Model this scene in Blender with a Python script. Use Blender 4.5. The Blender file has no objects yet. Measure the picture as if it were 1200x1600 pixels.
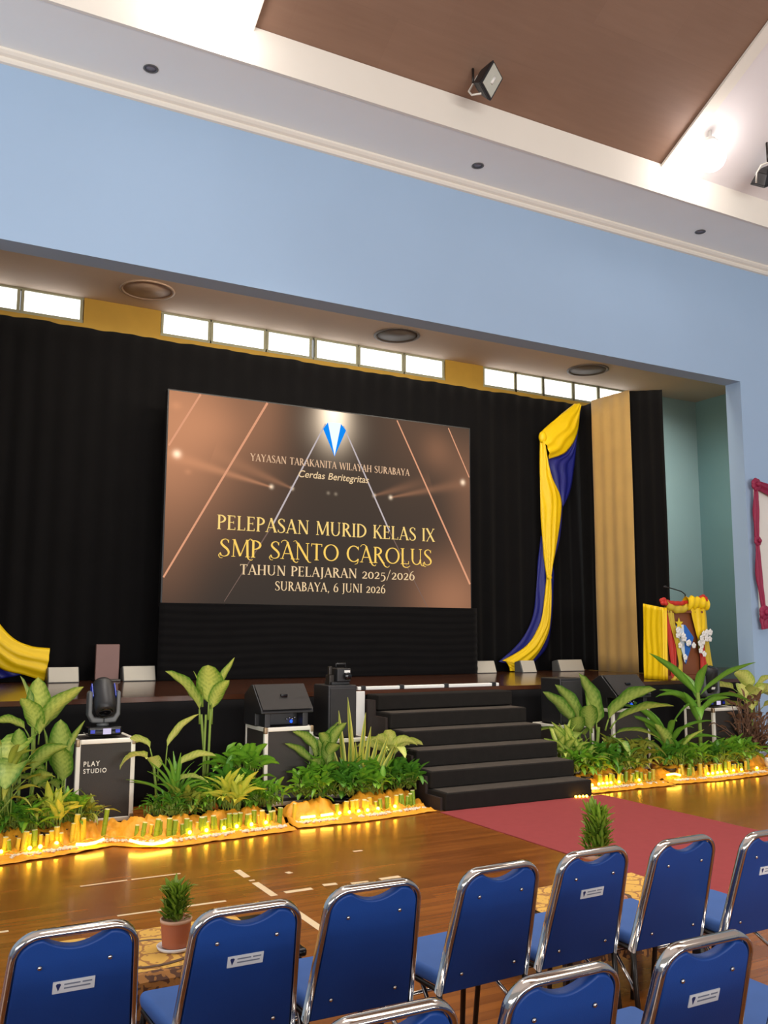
import bpy, bmesh, math, random
from mathutils import Vector, Matrix, noise as mnoise
R = math.radians
random.seed(11)
SC = bpy.context.scene
COL = SC.collection

# ------------------------------------------------------------------ camera, world, lights, exposure
cam_data = bpy.data.cameras.new('camera')
cam_data.sensor_fit = 'VERTICAL'
cam_data.sensor_height = 36.0
cam_data.lens = 1417.3 / 1600 * 36.0
cam_data.clip_start = 0.05
cam_data.clip_end = 200
cam = bpy.data.objects.new('camera', cam_data)
COL.objects.link(cam)
cam.matrix_world = (Matrix.Translation((0, 0, 1.729)) @ Matrix.Rotation(-0.498, 4, 'Z')
                    @ Matrix.Rotation(math.pi / 2 + 0.132, 4, 'X') @ Matrix.Rotation(0.003, 4, 'Z'))
SC.camera = cam

SC.view_settings.view_transform = 'Standard'
SC.view_settings.look = 'None'
SC.view_settings.gamma = 1
SC.view_settings.use_curve_mapping = False
SC.view_settings.exposure = 0.0

world = bpy.data.worlds.new('daylight')
SC.world = world
world.use_nodes = True
wbg = world.node_tree.nodes['Background']
wbg.inputs['Color'].default_value = (0.95, 0.97, 1.0, 1)
wbg.inputs['Strength'].default_value = 0.42

def area_light(name, loc, target, sx, sy, power, color):
    d = bpy.data.lights.new(name, 'AREA')
    d.shape = 'RECTANGLE'; d.size = sx; d.size_y = sy; d.energy = power; d.color = color
    o = bpy.data.objects.new(name, d); COL.objects.link(o)
    o.location = loc
    o.rotation_euler = (Vector(target) - Vector(loc)).to_track_quat('-Z', 'Y').to_euler()
    return o
area_light('hall_rear_windows', (4, -11.7, 2.7), (5, 9, 4.2), 17, 1.2, 2150, (1.0, 0.98, 0.95))
area_light('stage_front_fill', (5.8, 9.85, 6.2), (5.9, 13.0, 3.2), 9, 0.4, 185, (1.0, 0.88, 0.70))  # unseen fill behind the beam, added to brighten the drapes and back wall
# unseen fill lights: one overhead for floor and treads, one at the side for the soffit
hl = area_light('hall_top_fill', (5, 3.6, 9.0), (5.4, 4.2, 0), 9, 2, 200, (1.0, 0.95, 0.88)); hl.data.spread = R(105)
area_light('hall_side_fill', (-6.85, 1.5, 3.4), (6, 5.5, 5.0), 11, 2.4, 520, (0.94, 0.97, 1.0))
area_light('stage_top_fill', (5.8, 11.3, 6.35), (5.8, 11.4, 0), 6, 0.5, 45, (1.0, 0.86, 0.68))  # unseen overhead fill added inside the stage

wl = area_light('wing_fill', (12.6, 10.6, 6.3), (12.6, 13.1, 2.8), 1.5, .6, 60, (0.95, 1.0, 0.98)); wl.data.spread = R(110)  # hidden fill added to brighten the teal wall of the wing

# ------------------------------------------------------------------ helpers
def lin(c):
    return tuple(((v / 255) / 12.92 if v / 255 <= 0.04045 else ((v / 255 + 0.055) / 1.055) ** 2.4) for v in c)

class NT:
    def __init__(s, m):
        m.use_nodes = True
        s.t = m.node_tree
        s.t.nodes.clear()
    def n(s, typ, **kw):
        nd = s.t.nodes.new(typ)
        for k, v in kw.items():
            if k.startswith('i_'):
                key = k[2:]
                key = int(key) if key.isdigit() else key.replace('_', ' ')
                if isinstance(v, bpy.types.NodeSocket): s.t.links.new(v, nd.inputs[key])
                else: nd.inputs[key].default_value = v
            else: setattr(nd, k, v)
        return nd
    def link(s, a, b): s.t.links.new(a, b)
    def math(s, op, a, b=0.0, c=0.0):
        nd = s.n('ShaderNodeMath', operation=op)
        for i, v in enumerate((a, b, c)):
            if isinstance(v, bpy.types.NodeSocket): s.t.links.new(v, nd.inputs[i])
            else: nd.inputs[i].default_value = v
        return nd.outputs[0]
    def mix(s, f, a, b):
        nd = s.n('ShaderNodeMix', data_type='RGBA')
        for i, v in ((0, f), (6, a), (7, b)):
            if isinstance(v, bpy.types.NodeSocket): s.t.links.new(v, nd.inputs[i])
            else: nd.inputs[i].default_value = v if i == 0 else ((*v, 1) if len(v) == 3 else v)
        return nd.outputs[2]

def mat(name, col, rough=0.6, metal=0.0, var=0.12, scale=6.0, bump=0.0, bscale=40.0, sheen=0.0, stretch=(1, 1, 1), spec=0.5, trans=0.0):
    m = bpy.data.materials.new(name)
    t = NT(m)
    c = lin(col)
    co = t.n('ShaderNodeTexCoord')
    mp = t.n('ShaderNodeMapping', i_Vector=co.outputs['Object'], i_Scale=stretch)
    ns = t.n('ShaderNodeTexNoise', i_Vector=mp.outputs[0], i_Scale=scale, i_Detail=5.0)
    colr = t.mix(ns.outputs['Fac'], tuple(min(1, v * (1 - var)) for v in c), tuple(min(1, v * (1 + var)) for v in c))
    b = t.n('ShaderNodeBsdfPrincipled', i_Base_Color=colr, i_Roughness=rough, i_Metallic=metal)
    b.inputs['Specular IOR Level'].default_value = spec
    if sheen: b.inputs['Sheen Weight'].default_value = sheen
    if bump:
        n2 = t.n('ShaderNodeTexNoise', i_Vector=mp.outputs[0], i_Scale=bscale, i_Detail=4.0)
        bp = t.n('ShaderNodeBump', i_Strength=bump, i_Distance=0.02, i_Height=n2.outputs['Fac'])
        t.link(bp.outputs[0], b.inputs['Normal'])
    out = t.n('ShaderNodeOutputMaterial', i_Surface=b.outputs[0])
    return m

def emit(name, col, strength):
    m = bpy.data.materials.new(name)
    t = NT(m)
    e = t.n('ShaderNodeEmission', i_Color=(*lin(col), 1), i_Strength=strength)
    t.n('ShaderNodeOutputMaterial', i_Surface=e.outputs[0])
    return m

class MB:
    """collects shapes; build() links them as ONE mesh object"""
    def __init__(s): s.v = []; s.f = []; s.uv = []; s.mi = []; s.cur = 0
    def add(s, vs, fs, uvs=None):
        o = len(s.v)
        s.v += [tuple(p) for p in vs]
        for k, f in enumerate(fs):
            s.f.append(tuple(i + o for i in f)); s.mi.append(s.cur)
            s.uv.append([uvs[i] for i in f] if uvs else [(0, 0)] * len(f))
    def box(s, lo, hi, M=None):
        (a, b, c), (d, e, f) = lo, hi
        vs = [(a, b, c), (d, b, c), (d, e, c), (a, e, c), (a, b, f), (d, b, f), (d, e, f), (a, e, f)]
        if M is not None: vs = [M @ Vector(p) for p in vs]
        s.add(vs, [(3, 2, 1, 0), (4, 5, 6, 7), (0, 1, 5, 4), (1, 2, 6, 5), (2, 3, 7, 6), (3, 0, 4, 7)])
    def prism(s, prof, a, b, axis='x'):
        """profile polygon extruded from a to b along an axis"""
        def P(p, w):
            return {'x': (w, p[0], p[1]), 'y': (p[0], w, p[1]), 'z': (p[0], p[1], w)}[axis]
        n = len(prof)
        vs = [P(p, a) for p in prof] + [P(p, b) for p in prof]
        fs = [tuple(range(n))[::-1], tuple(range(n, 2 * n))] + [(i, (i + 1) % n, n + (i + 1) % n, n + i) for i in range(n)]
        s.add(vs, fs)
    def tube(s, pts, r, n=10, caps=True, closed=False):
        pts = [Vector(p) for p in pts]
        rs = r if isinstance(r, (list, tuple)) else [r] * len(pts)
        m = len(pts); rings = []
        up = None
        for i, p in enumerate(pts):
            if closed: t = pts[(i + 1) % m] - pts[i - 1]
            else: t = pts[min(i + 1, m - 1)] - pts[max(i - 1, 0)]
            t.normalize()
            if up is None:
                up = Vector((0, 0, 1)) if abs(t.z) < 0.9 else Vector((1, 0, 0))
            a = (up - t * up.dot(t)).normalized(); up = a
            b = t.cross(a)
            rings.append([p + (a * math.cos(2 * math.pi * k / n) + b * math.sin(2 * math.pi * k / n)) * rs[i] for k in range(n)])
        vs = [q for rg in rings for q in rg]
        fs = []
        for i in range(m if closed else m - 1):
            j = (i + 1) % m
            for k in range(n):
                fs.append((i * n + k, i * n + (k + 1) % n, j * n + (k + 1) % n, j * n + k))
        if caps and not closed:
            fs.append(tuple(range(n))[::-1]); fs.append(tuple(range((m - 1) * n, m * n)))
        s.add(vs, fs)
    def lathe(s, prof, c=(0, 0, 0), n=24, M=None):
        vs = []
        for (r, z) in prof:
            for k in range(n):
                p = Vector((r * math.cos(2 * math.pi * k / n), r * math.sin(2 * math.pi * k / n), z))
                if M is not None: p = M @ p
                vs.append(p + Vector(c))
        fs = []
        for i in range(len(prof) - 1):
            for k in range(n):
                fs.append((i * n + k, i * n + (k + 1) % n, (i + 1) * n + (k + 1) % n, (i + 1) * n + k))
        fs.append(tuple(range(n))[::-1]); fs.append(tuple(range((len(prof) - 1) * n, len(prof) * n)))
        s.add(vs, fs)
    def surf(s, fn, nu, nv, closed_u=False):
        vs = []; uv = []
        for j in range(nv + 1):
            for i in range(nu + 1):
                vs.append(fn(i / nu, j / nv)); uv.append((i / nu, j / nv))
        fs = [(j * (nu + 1) + i, j * (nu + 1) + i + 1, (j + 1) * (nu + 1) + i + 1, (j + 1) * (nu + 1) + i) for j in range(nv) for i in range(nu)]
        s.add(vs, fs, uv)
    def sphere(s, c, r, nu=12, nv=8, sq=(1, 1, 1)):
        c = Vector(c)
        prof = [(max(1e-4, math.sin(math.pi * j / nv)) * r, -math.cos(math.pi * j / nv) * r) for j in range(nv + 1)]
        M = Matrix.Diagonal(sq)
        s.lathe(prof, c, nu, M)
    def build(s, name, m, parent=None, bevel=0.0, smooth=False, solid=0.0, seg=2, sub=0, off=-1.0):
        me = bpy.data.meshes.new(name)
        me.from_pydata(s.v, [], s.f)
        ul = me.uv_layers.new(name='UVMap')
        k = 0
        for f in s.uv:
            for q in f:
                ul.data[k].uv = q; k += 1
        ms = m if isinstance(m, (list, tuple)) else [m]
        for q in ms: me.materials.append(q)
        if len(ms) > 1: me.polygons.foreach_set('material_index', s.mi)
        if smooth: me.polygons.foreach_set('use_smooth', [True] * len(me.polygons))
        me.update()
        o = bpy.data.objects.new(name, me)
        COL.objects.link(o)
        if parent is not None: o.parent = parent
        if solid:
            md = o.modifiers.new('thickness', 'SOLIDIFY'); md.thickness = solid; md.offset = off
        if bevel:
            md = o.modifiers.new('bevel', 'BEVEL'); md.width = bevel; md.segments = seg; md.limit_method = 'ANGLE'; md.angle_limit = R(40)
            if not smooth:
                me.polygons.foreach_set('use_smooth', [True] * len(me.polygons))
                w = o.modifiers.new('normals', 'WEIGHTED_NORMAL')
        if sub:
            md = o.modifiers.new('subdivision', 'SUBSURF'); md.levels = sub; md.render_levels = sub
        return o

def tag(o, label=None, cat=None, group=None, kind=None):
    if label: o['label'] = label
    if cat: o['category'] = cat
    if group: o['group'] = group
    if kind: o['kind'] = kind
    return o
def thing(name, label, cat, loc=(0, 0, 0), rz=0.0, group=None):
    o = bpy.data.objects.new(name, None)
    o.empty_display_size = 0.1
    COL.objects.link(o)
    o.location = loc; o.rotation_euler = (0, 0, rz)
    return tag(o, label, cat, group)
def struct(name, mb, m, label=None, **kw):
    o = mb.build(name, m, **kw)
    return tag(o, label, None, None, 'structure')
def copy_tree(o, parent=None):
    c = o.copy(); COL.objects.link(c)
    if parent is not None: c.parent = parent
    for ch in list(o.children): copy_tree(ch, c)
    return c
def nz(x, y=0.0, z=0.0): return mnoise.noise(Vector((x, y, z)))

# ------------------------------------------------------------------ materials
M = {}
M['blue_wall'] = mat('blue_wall_paint', (164, 191, 219), 0.75, var=0.03, scale=1.2)
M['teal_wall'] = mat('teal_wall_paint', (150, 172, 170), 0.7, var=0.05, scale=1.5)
M['teal_shaded'] = mat('shaded_teal_wall', (118, 152, 152), 0.7, var=0.05, scale=1.5)  # darker copy of the teal, painting in shade on the side wall
M['yellow_wall'] = mat('yellow_wall_paint', (176, 138, 48), 0.75, var=0.12, scale=4)
M['soffit'] = mat('soffit_paint', (248, 250, 246), 0.8, var=0.02, scale=2)
M['cream'] = mat('cream_paint', (240, 234, 220), 0.6, var=0.02, scale=3)
M['white_ceiling'] = mat('white_ceiling_paint', (236, 230, 228), 0.7, var=0.02, scale=2)
M['stage_ceiling'] = mat('stage_ceiling_paint', (204, 184, 166), 0.8, var=0.05, scale=2)
M['black_cloth'] = mat('black_cloth', (15, 14, 15), 0.9, var=0.25, scale=3, bump=0.15, bscale=160, sheen=0.05, spec=0.1)
M['gold_cloth'] = mat('gold_cloth', (204, 165, 95), 0.65, var=0.1, scale=3, bump=0.1, bscale=120, sheen=0.3)
M['yellow_satin'] = mat('yellow_satin', (255, 210, 2), 0.5, var=0.06, scale=4, bump=0.1, bscale=30)
M['blue_satin'] = mat('blue_satin', (20, 28, 120), 0.5, var=0.15, scale=4, bump=0.1, bscale=30)
M['amber_cloth'] = mat('amber_cloth', (247, 166, 38), 0.55, var=0.12, scale=8, bump=0.3, bscale=25)
M['red_cloth'] = mat('red_cloth', (196, 44, 30), 0.6, var=0.1)
M['maroon_cloth'] = mat('maroon_cloth', (150, 34, 72), 0.6, var=0.12, scale=6, bump=0.1)
M['wedge_face'] = mat('off_white_diffuser', (200, 194, 180), 0.5, var=0.03)
M['white_paint'] = mat('white_paint', (235, 233, 226), 0.5, var=0.03)
M['board_white'] = mat('white_board_sheet', (238, 234, 224), 0.5, var=0.02)
M['black_plastic'] = mat('black_plastic', (30, 29, 30), 0.45, var=0.15)
M['black_grille'] = mat('black_speaker_grille', (38, 33, 30), 0.6, var=0.2, scale=60, bump=0.4, bscale=400)
M['grey_plastic'] = mat('grey_plastic', (92, 94, 94), 0.4, var=0.1)
M['case_panel'] = mat('flight_case_laminate', (50, 44, 39), 0.6, var=0.12, scale=20, bump=0.15, bscale=200)
M['alu'] = mat('aluminium_edge', (232, 226, 212), 0.45, 0.1, var=0.06)
M['chrome'] = mat('chrome', (200, 192, 182), 0.12, 1.0, var=0.02)
M['dark_metal'] = mat('dark_metal', (60, 56, 52), 0.35, 0.8, var=0.1)
M['chair_blue'] = mat('blue_vinyl_upholstery', (18, 56, 120), 0.48, var=0.08, scale=10, bump=0.06, bscale=220, spec=0.3)
M['seat_blue'] = mat('blue_seat_fabric', (54, 92, 156), 0.75, var=0.08, scale=10, bump=0.1, bscale=300)
M['sticker'] = mat('sticker_paper', (206, 206, 206), 0.4, var=0.03)
M['sticker_ink'] = mat('sticker_ink', (110, 116, 130), 0.5)
M['logo_ink'] = mat('sticker_logo_ink', (24, 40, 90), 0.5)
M['carpet_black'] = mat('black_stair_carpet', (34, 31, 28), 0.95, var=0.25, scale=14, bump=0.4, bscale=260, spec=0.15)
M['tread_lit'] = mat('top_lit_carpet', (78, 71, 64), 0.95, var=0.3, scale=9, bump=0.4, bscale=260, spec=0.15)  # overhead light put into a paler carpet colour for the treads
M['carpet_red'] = mat('red_carpet', (150, 66, 66), 0.95, var=0.1, scale=12, bump=0.4, bscale=300, spec=0.15)
M['terracotta'] = mat('ribbed_terracotta', (176, 98, 62), 0.6, var=0.08)
M['saucer'] = mat('white_saucer', (226, 220, 214), 0.4)
M['soil'] = mat('dark_soil', (58, 40, 26), 0.95, var=0.3, scale=40)
M['stem'] = mat('plant_stem', (120, 142, 52), 0.6, var=0.15, scale=20)
M['peg_green'] = mat('green_bamboo', (130, 160, 30), 0.5, var=0.2, scale=20, stretch=(1, 1, .2))
M['peg_yellow'] = mat('yellow_bamboo', (216, 188, 50), 0.5, var=0.15, scale=20, stretch=(1, 1, .2))
M['peg_cut'] = mat('pale_bamboo_cut_end', (232, 222, 160), 0.6)
M['pebble'] = mat('white_pebble', (228, 214, 190), 0.6, var=0.1, scale=30)
M['brown_board'] = mat('mauve_brown_board', (140, 108, 102), 0.6, var=0.1, scale=5)
M['lectern_wood'] = mat('lectern_wood', (134, 76, 42), 0.45, var=0.15, scale=6, stretch=(1, 1, .15))
M['emblem_blue'] = mat('emblem_blue', (40, 110, 200), 0.5, var=0.03)
M['emblem_white'] = mat('emblem_white', (225, 236, 244), 0.5, var=0.03)
M['star_yellow'] = mat('star_yellow', (244, 214, 40), 0.5, var=0.03)
M['petal'] = mat('white_orchid_petal', (240, 236, 230), 0.6, var=0.03)
M['lens_grey'] = mat('floodlight_glass', (196, 198, 184), 0.15, var=0.1)
M['vent_dark'] = mat('dark_recess', (96, 84, 74), 0.6, var=0.1)
M['vent_pale'] = mat('pale_recess', (176, 150, 130), 0.6, var=0.05)
M['black_gloss'] = mat('black_gloss', (14, 14, 16), 0.12, var=0.1)
M['lens_blue'] = emit('blue_indicator', (40, 90, 255), 2.0)
M['lens_pale'] = emit('pale_display', (215, 205, 235), 1.0)
M['lamp_glow'] = emit('lit_lamp_glass', (255, 246, 244), 18.0)
M['bulb'] = emit('warm_bulb', (255, 188, 48), 30.0)
M['rope'] = emit('warm_rope_light', (255, 198, 70), 18.0)
M['downlight_glass'] = mat('unlit_downlight', (112, 108, 116), 0.3)

def wood_floor(name, c1, c2, rough, plank, axis=0, coat=0.0, spec=0.5, glare=1.0):
    m = bpy.data.materials.new(name); t = NT(m)
    co = t.n('ShaderNodeTexCoord')
    mp = t.n('ShaderNodeMapping', i_Vector=co.outputs['Object'])
    if axis: mp.inputs['Rotation'].default_value = (0, 0, R(90))
    br = t.n('ShaderNodeTexBrick', i_Vector=mp.outputs[0], i_Scale=1.0)
    br.inputs['Brick Width'].default_value = 1.1; br.inputs['Row Height'].default_value = plank
    br.inputs['Mortar Size'].default_value = 0.0015
    br.inputs['Color1'].default_value = (0.25, 0.25, 0.25, 1); br.inputs['Color2'].default_value = (0.8, 0.8, 0.8, 1)
    br.inputs['Mortar'].default_value = (0.0, 0.0, 0.0, 1)
    mp2 = t.n('ShaderNodeMapping', i_Vector=mp.outputs[0], i_Scale=(0.9, 9, 1))
    ns = t.n('ShaderNodeTexNoise', i_Vector=mp2.outputs[0], i_Scale=2.2, i_Detail=8.0)
    ns2 = t.n('ShaderNodeTexNoise', i_Vector=co.outputs['Object'], i_Scale=0.6, i_Detail=3.0)
    f = t.math('MULTIPLY_ADD', br.outputs['Color'], 0.45, t.math('MULTIPLY', ns.outputs['Fac'], 0.6))
    f = t.math('ADD', f, t.math('MULTIPLY_ADD', ns2.outputs['Fac'], 0.5, -0.3))
    colr = t.mix(f, lin(c1), lin(c2))
    b = t.n('ShaderNodeBsdfPrincipled', i_Base_Color=colr)
    b.inputs['Specular IOR Level'].default_value = spec
    t.link(t.math('MULTIPLY_ADD', ns.outputs['Fac'], 0.05, rough), b.inputs['Roughness'])
    if coat:
        b.inputs['Coat Weight'].default_value = coat; b.inputs['Coat Roughness'].default_value = 0.08
    t.n('ShaderNodeOutputMaterial', i_Surface=b.outputs[0])
    return m
M['floor'] = wood_floor('hall_floor_wood', (86, 40, 10), (170, 100, 36), 0.22, 0.075, 0, 0.15)
M['stage_floor'] = wood_floor('stage_floor_wood', (52, 28, 18), (96, 56, 36), 0.16, 0.09, 0, 0.3)
M['roof_wood'] = wood_floor('brown_ceiling_panel', (128, 100, 82), (152, 122, 102), 0.55, 0.6, 0, 0, 0.3)
# ================================================================== THE ROOM
YP, YB = 9.338, 13.1            # proscenium wall, stage back wall
XL, XR, ZO = 0.31, 11.329, 5.587
ZS, YS = 1.069, 9.45            # stage level, stage front edge
ZC, YF = 7.55, 8.33             # soffit height, inner edge of the soffit
KS = math.tan(R(29.2))
def roofz(y): return 7.93 + (YF - y) * KS

fl = MB(); fl.box((-7, -12, -0.12), (17, YS + 0.05, 0.0))
floor = struct('floor', fl, M['floor'])
# worn painted court lines on the floor: short fragments
mk = MB()
def dash(x0, y0, x1, y1, w):
    d = Vector((x1 - x0, y1 - y0, 0)).normalized(); n = Vector((-d.y, d.x, 0)) * w / 2
    a = Vector((x0, y0, 0.0015)); b = Vector((x1, y1, 0.0015))
    vs = [a - n, b - n, b + n, a + n]
    mk.add(vs + [v - Vector((0, 0, 0.0012)) for v in vs], [(0, 1, 2, 3), (0, 4, 5, 1), (1, 5, 6, 2), (2, 6, 7, 3), (3, 7, 4, 0)])
for a in ((2.37, 6.60, 2.37, 6.38, .05), (2.37, 6.22, 2.37, 5.86, .05), (2.36, 5.55, 2.36, 5.06, .05), (2.37, 6.30, 2.37, 6.27, .04),
          (1.28, 6.69, 1.60, 6.70, .022), (1.63, 6.70, 1.98, 6.70, .022), (-1, 5.92, .74, 5.92, .03), (1.36, 5.91, 1.69, 5.905, .024), (1.71, 5.905, 2.05, 5.90, .03),
          (2.46, 5.90, 2.66, 5.90, .05), (2.76, 5.94, 2.86, 5.93, .05), (2.95, 5.88, 3.08, 5.87, .05), (3.18, 5.89, 3.34, 5.89, .05),
          (2.75, 4.65, 2.78, 4.50, .05), (2.66, 6.35, 2.70, 6.36, .05), (3.38, 6.71, 3.46, 6.71, .03)):
    dash(*a)
mk.build('court_marking', mat('worn_line_paint', (226, 200, 160), 0.5, var=0.1, scale=20), floor)

# proscenium wall with the stage opening
w = MB()
TH = 0.282
w.box((-7, YP, 0), (XL, YP + TH, 7.7)); w.box((XR, YP, 0), (17, YP + TH, 7.7))
w.box((XL, YP, ZO), (XR, YP + TH, 7.7))
struct('wall_front', w, M['blue_wall'])
# stage box
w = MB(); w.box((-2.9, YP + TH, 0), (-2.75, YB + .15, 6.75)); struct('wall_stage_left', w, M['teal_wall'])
w = MB(); w.box((14.5, YP + TH, 0), (14.65, YB + .15, 6.75)); struct('wall_stage_right', w, M['teal_shaded'])
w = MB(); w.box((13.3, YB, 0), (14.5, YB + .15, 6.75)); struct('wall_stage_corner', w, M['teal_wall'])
w = MB(); w.box((-2.75, YP + TH, 6.50), (14.5, YB + .15, 6.62)); struct('ceiling_stage', w, M['stage_ceiling'])
# yellow back wall with the strip of clerestory windows
Z0, Z1 = 6.17, 6.47
groups = [[(-.55, .25), (.32, 1.24)][0:0] + [(-1.2, -.42), (-.36, .38), (.44, 1.30), (1.395, 2.15)],
          [(3.36, 4.05), (4.13, 4.96), (5.04, 5.75), (5.88, 6.60), (6.68, 7.48), (7.56, 8.30)],
          [(9.20, 9.86), (9.92, 10.50), (10.56, 11.22), (11.29, 11.85), (11.92, 12.6)]]
w = MB()
edges = [-2.75]
for g in groups: edges += [g[0][0] - .05, g[-1][1] + .05]
edges.append(13.3)
w.box((-2.75, YB, 0), (13.3, YB + .15, Z0 - .05))
w.box((-2.75, YB, Z1 + .05), (13.3, YB + .15, 6.75))
for i in range(0, 8, 2):
    if edges[i] < edges[i + 1]: w.box((edges[i], YB, Z0 - .05), (min(edges[i + 1], 13.3), YB + .15, Z1 + .05))
struct('wall_back', w, M['yellow_wall'])
glass = bpy.data.materials.new('bright_window_glass'); t = NT(glass)
tr = t.n('ShaderNodeBsdfTransparent', i_Color=(1, 1, 1, 1)); gl = t.n('ShaderNodeBsdfGlossy', i_Roughness=0.1)
e1 = t.n('ShaderNodeEmission', i_Color=(1, 1, 1, 1), i_Strength=0.95)
mx = t.n('ShaderNodeMixShader', i_0=0.04); t.link(tr.outputs[0], mx.inputs[1]); t.link(gl.outputs[0], mx.inputs[2])
ad = t.n('ShaderNodeAddShader'); t.link(mx.outputs[0], ad.inputs[0]); t.link(e1.outputs[0], ad.inputs[1])
t.n('ShaderNodeOutputMaterial', i_Surface=ad.outputs[0])
wn = 0
M['window_frame'] = mat('grey_green_window_frame', (150, 150, 126), 0.6)
for g in groups:
    for (a, b) in g:
        wn += 1
        f = MB(); o = .05
        f.box((a - o, YB + .02, Z0 - o), (b + o, YB + .08, Z0)); f.box((a - o, YB + .02, Z1), (b + o, YB + .08, Z1 + o))
        f.box((a - o + .012, YB + .022, Z0), (a, YB + .078, Z1)); f.box((b, YB + .022, Z0), (b + o - .012, YB + .078, Z1))
        wo = struct('window_%d' % wn, f, M['window_frame'])
        p = MB(); p.box((a, YB + .045, Z0), (b, YB + .055, Z1)); p.build('pane', glass, wo)
# stage platform
w = MB(); w.box((-2.75, YS, 0), (14.5, YB, ZS - .05)); struct('stage_base', w, M['black_cloth'])
w = MB(); w.box((XL, YS - .02, ZS - .05), (XR, YP + TH, ZS)); w.box((-2.75, YP + TH, ZS - .05), (14.5, YB, ZS))
struct('floor_stage', w, M['stage_floor'])
# hall ceiling: cornice, soffit, fascia, sloping roof with brown panel between white fields
def extr(prof, x0, x1):
    m = MB(); m.prism(prof, x0, x1, 'x'); return m
c = extr([(YP, 7.43), (YP - .035, 7.435), (YP - .05, 7.46), (YP - .05, 7.485), (YP - .085, 7.50), (YP - .11, 7.525), (YP - .11, 7.55), (YP, 7.55)], -7, 17)
struct('trim_1', c, M['cream'])
w = MB(); w.box((-7, YF, 7.55), (17, YP + .3, 7.72)); struct('ceiling_soffit', w, M['soffit'])
w = MB(); w.box((-7, YF - .04, 7.545), (17, YF, roofz(YF - .04) + .02)); struct('trim_2', w, M['cream'])
def roof(x0, x1, y0, y1, up, th):
    return extr([(y1, roofz(y1) + up), (y0, roofz(y0) + up), (y0, roofz(y0) + up + th), (y1, roofz(y1) + up + th)], x0, x1)
BX0, BX1 = 2.93, 8.74
w = roof(BX0, BX1, -2, YF, .03, .1); struct('ceiling_wood', w, M['roof_wood'])
w = roof(-7, BX0, -2, YF, .0, .1); struct('ceiling_left', w, M['white_ceiling'])
w = roof(BX1, 17, -2, YF, .0, .1); struct('ceiling_right', w, M['white_ceiling'])
w = roof(BX1 - .02, BX1 + .16, -2, YF - .04, -.03, .04); struct('trim_3', w, M['cream'])
w = roof(BX0 - .16, BX0 + .02, -2, YF - .04, -.03, .04); struct('trim_4', w, M['cream'])

zr = roofz(-2)
w = extr([(-2, zr), (-12, zr - 10 * KS), (-12, zr - 10 * KS + .1), (-2, zr + .1)], -7, 17); struct('ceiling_back', w, M['white_ceiling'])
w = MB(); w.box((-7, -12.15, 0), (17, -12, 8.2)); struct('wall_hall_back', w, M['blue_wall'])
w = MB(); w.box((-7.15, -12, 0), (-7, YP, 3.0)); struct('wall_hall_left', w, M['blue_wall'])
w = MB(); w.box((17, -12, 0), (17.15, YP, 3.0)); struct('wall_hall_right', w, M['blue_wall'])

# ================================================================== STAIRS, CARPET, STAGE FITTINGS
st = thing('stage_stairs', 'black carpeted stairs of six steps up to the stage', 'stairs', (5.833, 7.742, 0))
for i in range(6):
    m = MB()
    z = .17 * (i + 1) + (.0 if i < 5 else .01)
    y0, y1 = .28 * i, (1.69 if i > 3 else .28 * i + .52)
    m.box((-.927, y0, (0 if i == 0 else z - .168)), (.927, y1 if i else .8, z))
    so = m.build('step', M['carpet_black'], st, bevel=.016, seg=3)
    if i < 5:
        m = MB(); m.box((-.90, y0 + .012, z - .001), (.90, .28 * (i + 1) - .004, z + .003)); m.build('lit_tread', M['tread_lit'], so)
for sx in (-1, 1):
    m = MB()
    prof = [(.06, 0)]
    for i in range(6): prof += [(.28 * i + .06, .17 * i + .1), (.28 * (i + 1) + .06, .17 * i + .1)]
    prof = [(.06, 0)] + [p for i in range(6) for p in ((.28 * i + .06, .17 * i + .12), (.28 * (i + 1) + .06, .17 * i + .12))]
    prof = prof[:-1] + [(1.69, .17 * 5 + .12), (1.69, 0)]
    m.prism(prof, sx * .925 - (.03 if sx < 0 else 0), sx * .925 + (.03 if sx > 0 else 0), 'x')
    m.build('side_panel', mat('dark_brown_plywood', (44, 31, 25), .7, var=.2, scale=5), st)
m = MB(); m.surf(lambda u, v: (4.83 + 2.06 * u, 2.2 + 5.53 * v, .006 + .002 * nz(u * 9, v * 20)), 20, 50)
o = m.build('red_carpet', M['carpet_red'], solid=.005); tag(o, 'dusty red carpet runner on the wooden floor leading to the stairs', 'carpet')

# the paler tread slabs above paint in the light from overhead
# white light bar with clamps along the stage edge over the stairs
t_ = thing('light_bar', 'long white light bar lying on the stage edge above the stairs', 'light bar', (5.8, 9.46, ZS))
m = MB(); m.box((-1.0, -.02, 0), (.98, .03, .04)); m.build('bar', M['white_paint'], t_, bevel=.008)
for x in (-.93, -.42, .2, .9):
    m = MB(); m.box((x - .03, -.028, .0), (x + .03, .036, .05)); m.build('clamp', M['black_plastic'], t_, bevel=.005)
# white boards leaning at the left of the stairs, with a cable
m = MB(); m.prism([(4.50, .42), (4.86, .42), (4.86, 1.06), (4.66, 1.06)], 9.38, 9.42, 'y')
o = m.build('white_board', M['white_paint'], bevel=.005); tag(o, 'white slanted board left of the stairs under the stage edge', 'board')
m = MB(); m.box((4.50, 9.3, 0), (4.86, 9.44, .42)); struct('trim_5', m, M['black_cloth'])
m = MB(); m.tube([(4.78, 9.44, 1.10), (4.70, 9.36, 1.06), (4.62, 9.355, .9), (4.57, 9.355, .7), (4.56, 9.355, .45)], .012, 8)
o = m.build('cable', M['black_plastic'], smooth=True); tag(o, 'black cable hanging down over the white board beside the stairs', 'cable')

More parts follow.
